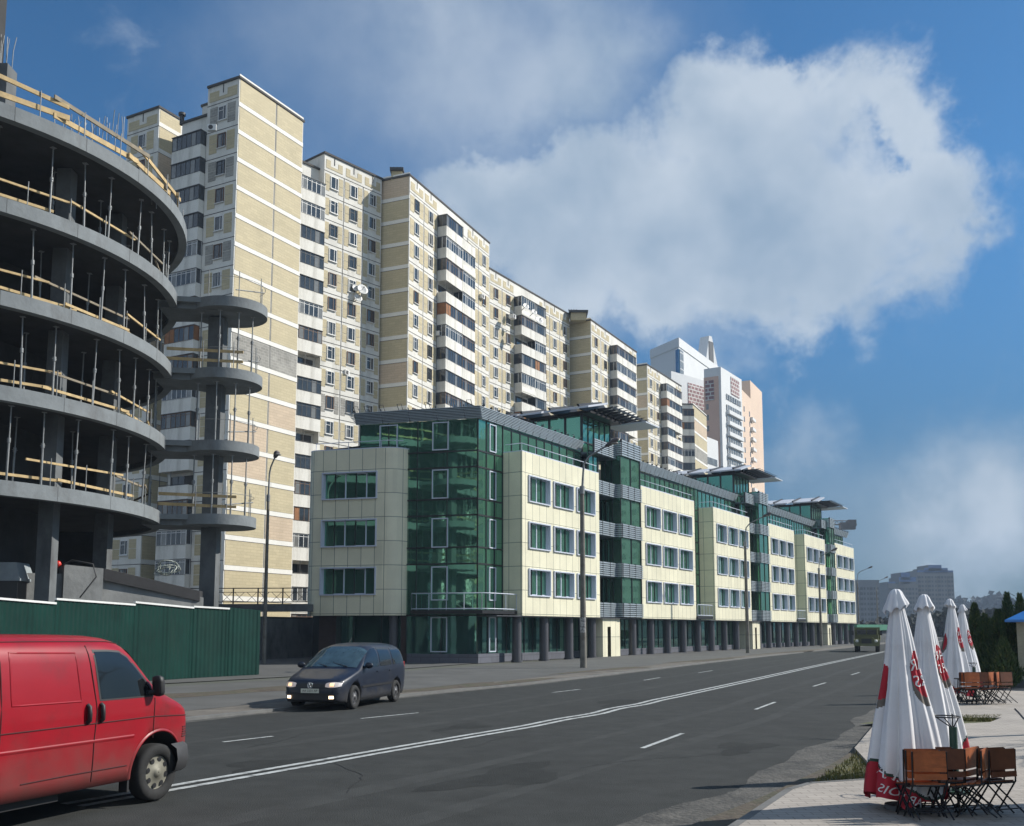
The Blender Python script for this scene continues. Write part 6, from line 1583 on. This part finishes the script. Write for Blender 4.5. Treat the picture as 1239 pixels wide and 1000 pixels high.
far_block(1066,1079,757,600,16,'low hazy building between the slab block and the stepped tower',(),fw,2.9,4)
far_block(1157,1196,752,700,18,'low long hazy building right of the tallest distant tower',(),fw,3.0,9)
# wooded rise
wood_m = mat('far_woods', (.02,.024,.018), .95, .45, .05)
def woods(name, prof, Y, dep, n, label, rr=(3,7)):
    mb = MB(); rnd = random.Random(5)
    for _ in range(n):
        q = rnd.random(); x = prof[0][0]+(prof[-1][0]-prof[0][0])*q; yt = lerp_tab(prof, x)
        y_ = Y+rnd.uniform(0,dep); h = vp(x,yt,Y).z; z = h*rnd.random()**.5; p = vp(x,762,y_); r = rnd.uniform(*rr)*.6
        for _ in range(7):
            c = Vector((p.x,y_,z))+Vector((rnd.gauss(0,1),rnd.gauss(0,1),rnd.gauss(0,.8)))*r*.8; a = Vector((rnd.gauss(0,1),rnd.gauss(0,1),rnd.gauss(0,1))).normalized()*r*.8; b = a.cross(Vector((rnd.gauss(0,1),rnd.gauss(0,1),rnd.gauss(0,1)))).normalized()*r*.8
            mb.face([c-a, c+b, c+a*.8, c-b*.9], 0)
    return tag(mb.build(name, wood_m), label, 'woods', kind='stuff')
def hill(prof, Y, dep):
    mb = MB(); rows = [[], [], []]
    for k in range(41):
        x = prof[0][0]+(prof[-1][0]-prof[0][0])*k/40; yt = lerp_tab(prof, x)+6; v = vp(x,yt,Y+dep*.4); rows[0].append((v.x,Y-5,0)); rows[1].append((v.x,Y+dep*.4,max(1,v.z))); rows[2].append((v.x,Y+dep+80,0))
    mb.grid(rows, 0, True); tag(mb.build('hill', wood_m), kind='structure')
pf = [(1060,760),(1100,752),(1156,726),(1166,731),(1178,734),(1190,728),(1200,725),(1210,722),(1216,727),(1222,733),(1240,738),(1300,742),(1400,750)]
hill(pf, 850, 90); woods('woods', pf, 850, 60, 4200, 'wooded rise fading into haze on the horizon at the right')
pf = [(1036,762),(1060,759),(1080,752),(1095,757),(1110,748),(1130,750),(1150,744),(1180,742),(1230,747),(1300,740)]
woods('woods', pf, 260, 50, 1800, 'dark band of roadside trees in the distance behind the parasols', (1.0,2.4))
# green roofed shed and cars far down the road
s0 = vp(1036,762,150); s1 = vp(1075,762,155); SHD = thing('shed', 'long low shed with a pale green roof behind the lorry', 'shed', (s0.x,s0.y,0)); f = Fr(s0.to_2d(), (s1-s0).to_2d()); L_ = (s1-s0).length
mb = MB(); mb.fbox(f, 0, L_, -5, 0, 0, 1.9); mb.build('wall', M['concrete_d'], SHD); mb = MB(); mb.fbox(f, -.2, L_+.2, -5.2, .3, 1.9, 2.75); mb.build('roof', mat('pale_green_sheet', (.10,.30,.20), .5, .2), SHD)
# crane
cy_ = 300; CR = thing('tower_crane', 'grey tower crane with only its counter jib showing past the roof of the office block', 'crane', (vp(985,762,cy_).x, cy_, 0)); zc = vp(1015,635,cy_).z; xa = vp(960,762,cy_).x; xb = vp(1041,762,cy_).x; xm = vp(988,762,cy_).x
cm = mat('crane_grey', (.20,.22,.24), .6, .2); mb = MB()
for dz, dy in ((0,-.7),(0,.7),(1.2,0)): mb.tube([(xa,cy_+dy,zc+dz),(xb,cy_+dy,zc+dz)], .16, 4)
x = xa; i = 0
while x < xb-1: 
    for dy in (-.7,.7): mb.tube([(x,cy_+dy,zc),(x+.75,cy_,zc+1.2),(x+1.5,cy_+dy,zc)], .09, 4)
    x += 1.5
mb.build('jib', cm, CR)
mb = MB(); mb.box(xb-5,xb-.5,cy_-1,cy_+1,zc-1.5,zc+.6); mb.box(xb-2.6,xb-.3,cy_-1.2,cy_+1.2,zc-.6,zc+1.4); mb.build('counterweight', mat('crane_ballast', (.13,.14,.15), .8, .2), CR)
mb = MB()
for sx in (-.8,.8):
    for sy in (-.8,.8): mb.tube([(xm+sx,cy_+sy,0),(xm+sx,cy_+sy,zc)], .12, 4)
z = 0
while z < zc-2:
    mb.tube([(xm-.8,cy_-.8,z),(xm+.8,cy_-.8,z+2)], .07, 4); mb.tube([(xm+.8,cy_+.8,z),(xm-.8,cy_+.8,z+2)], .07, 4); z += 2
mb.build('mast', cm, CR)
# ---------------- air ----------------
HAZE = .00035
if HAZE:
    mb = MB(); mb.box(-420,620,-160,1300,-1.2,112); hz_ = mb.build('haze', [])
    hm = bpy.data.materials.new('haze'); hm.use_nodes = True; t = hm.node_tree; t.nodes.clear(); o_ = t.nodes.new('ShaderNodeOutputMaterial'); pv = t.nodes.new('ShaderNodeVolumePrincipled')
    pv.inputs['Color'].default_value = (.55,.70,.90,1); pv.inputs['Density'].default_value = HAZE; pv.inputs['Anisotropy'].default_value = .1
    t.links.new(pv.outputs[0], o_.inputs['Volume']); hz_.data.materials.clear(); hz_.data.materials.append(hm); tag(hz_, kind='stuff')
scn.cycles.volume_bounces = 0; scn.cycles.max_bounces = 6
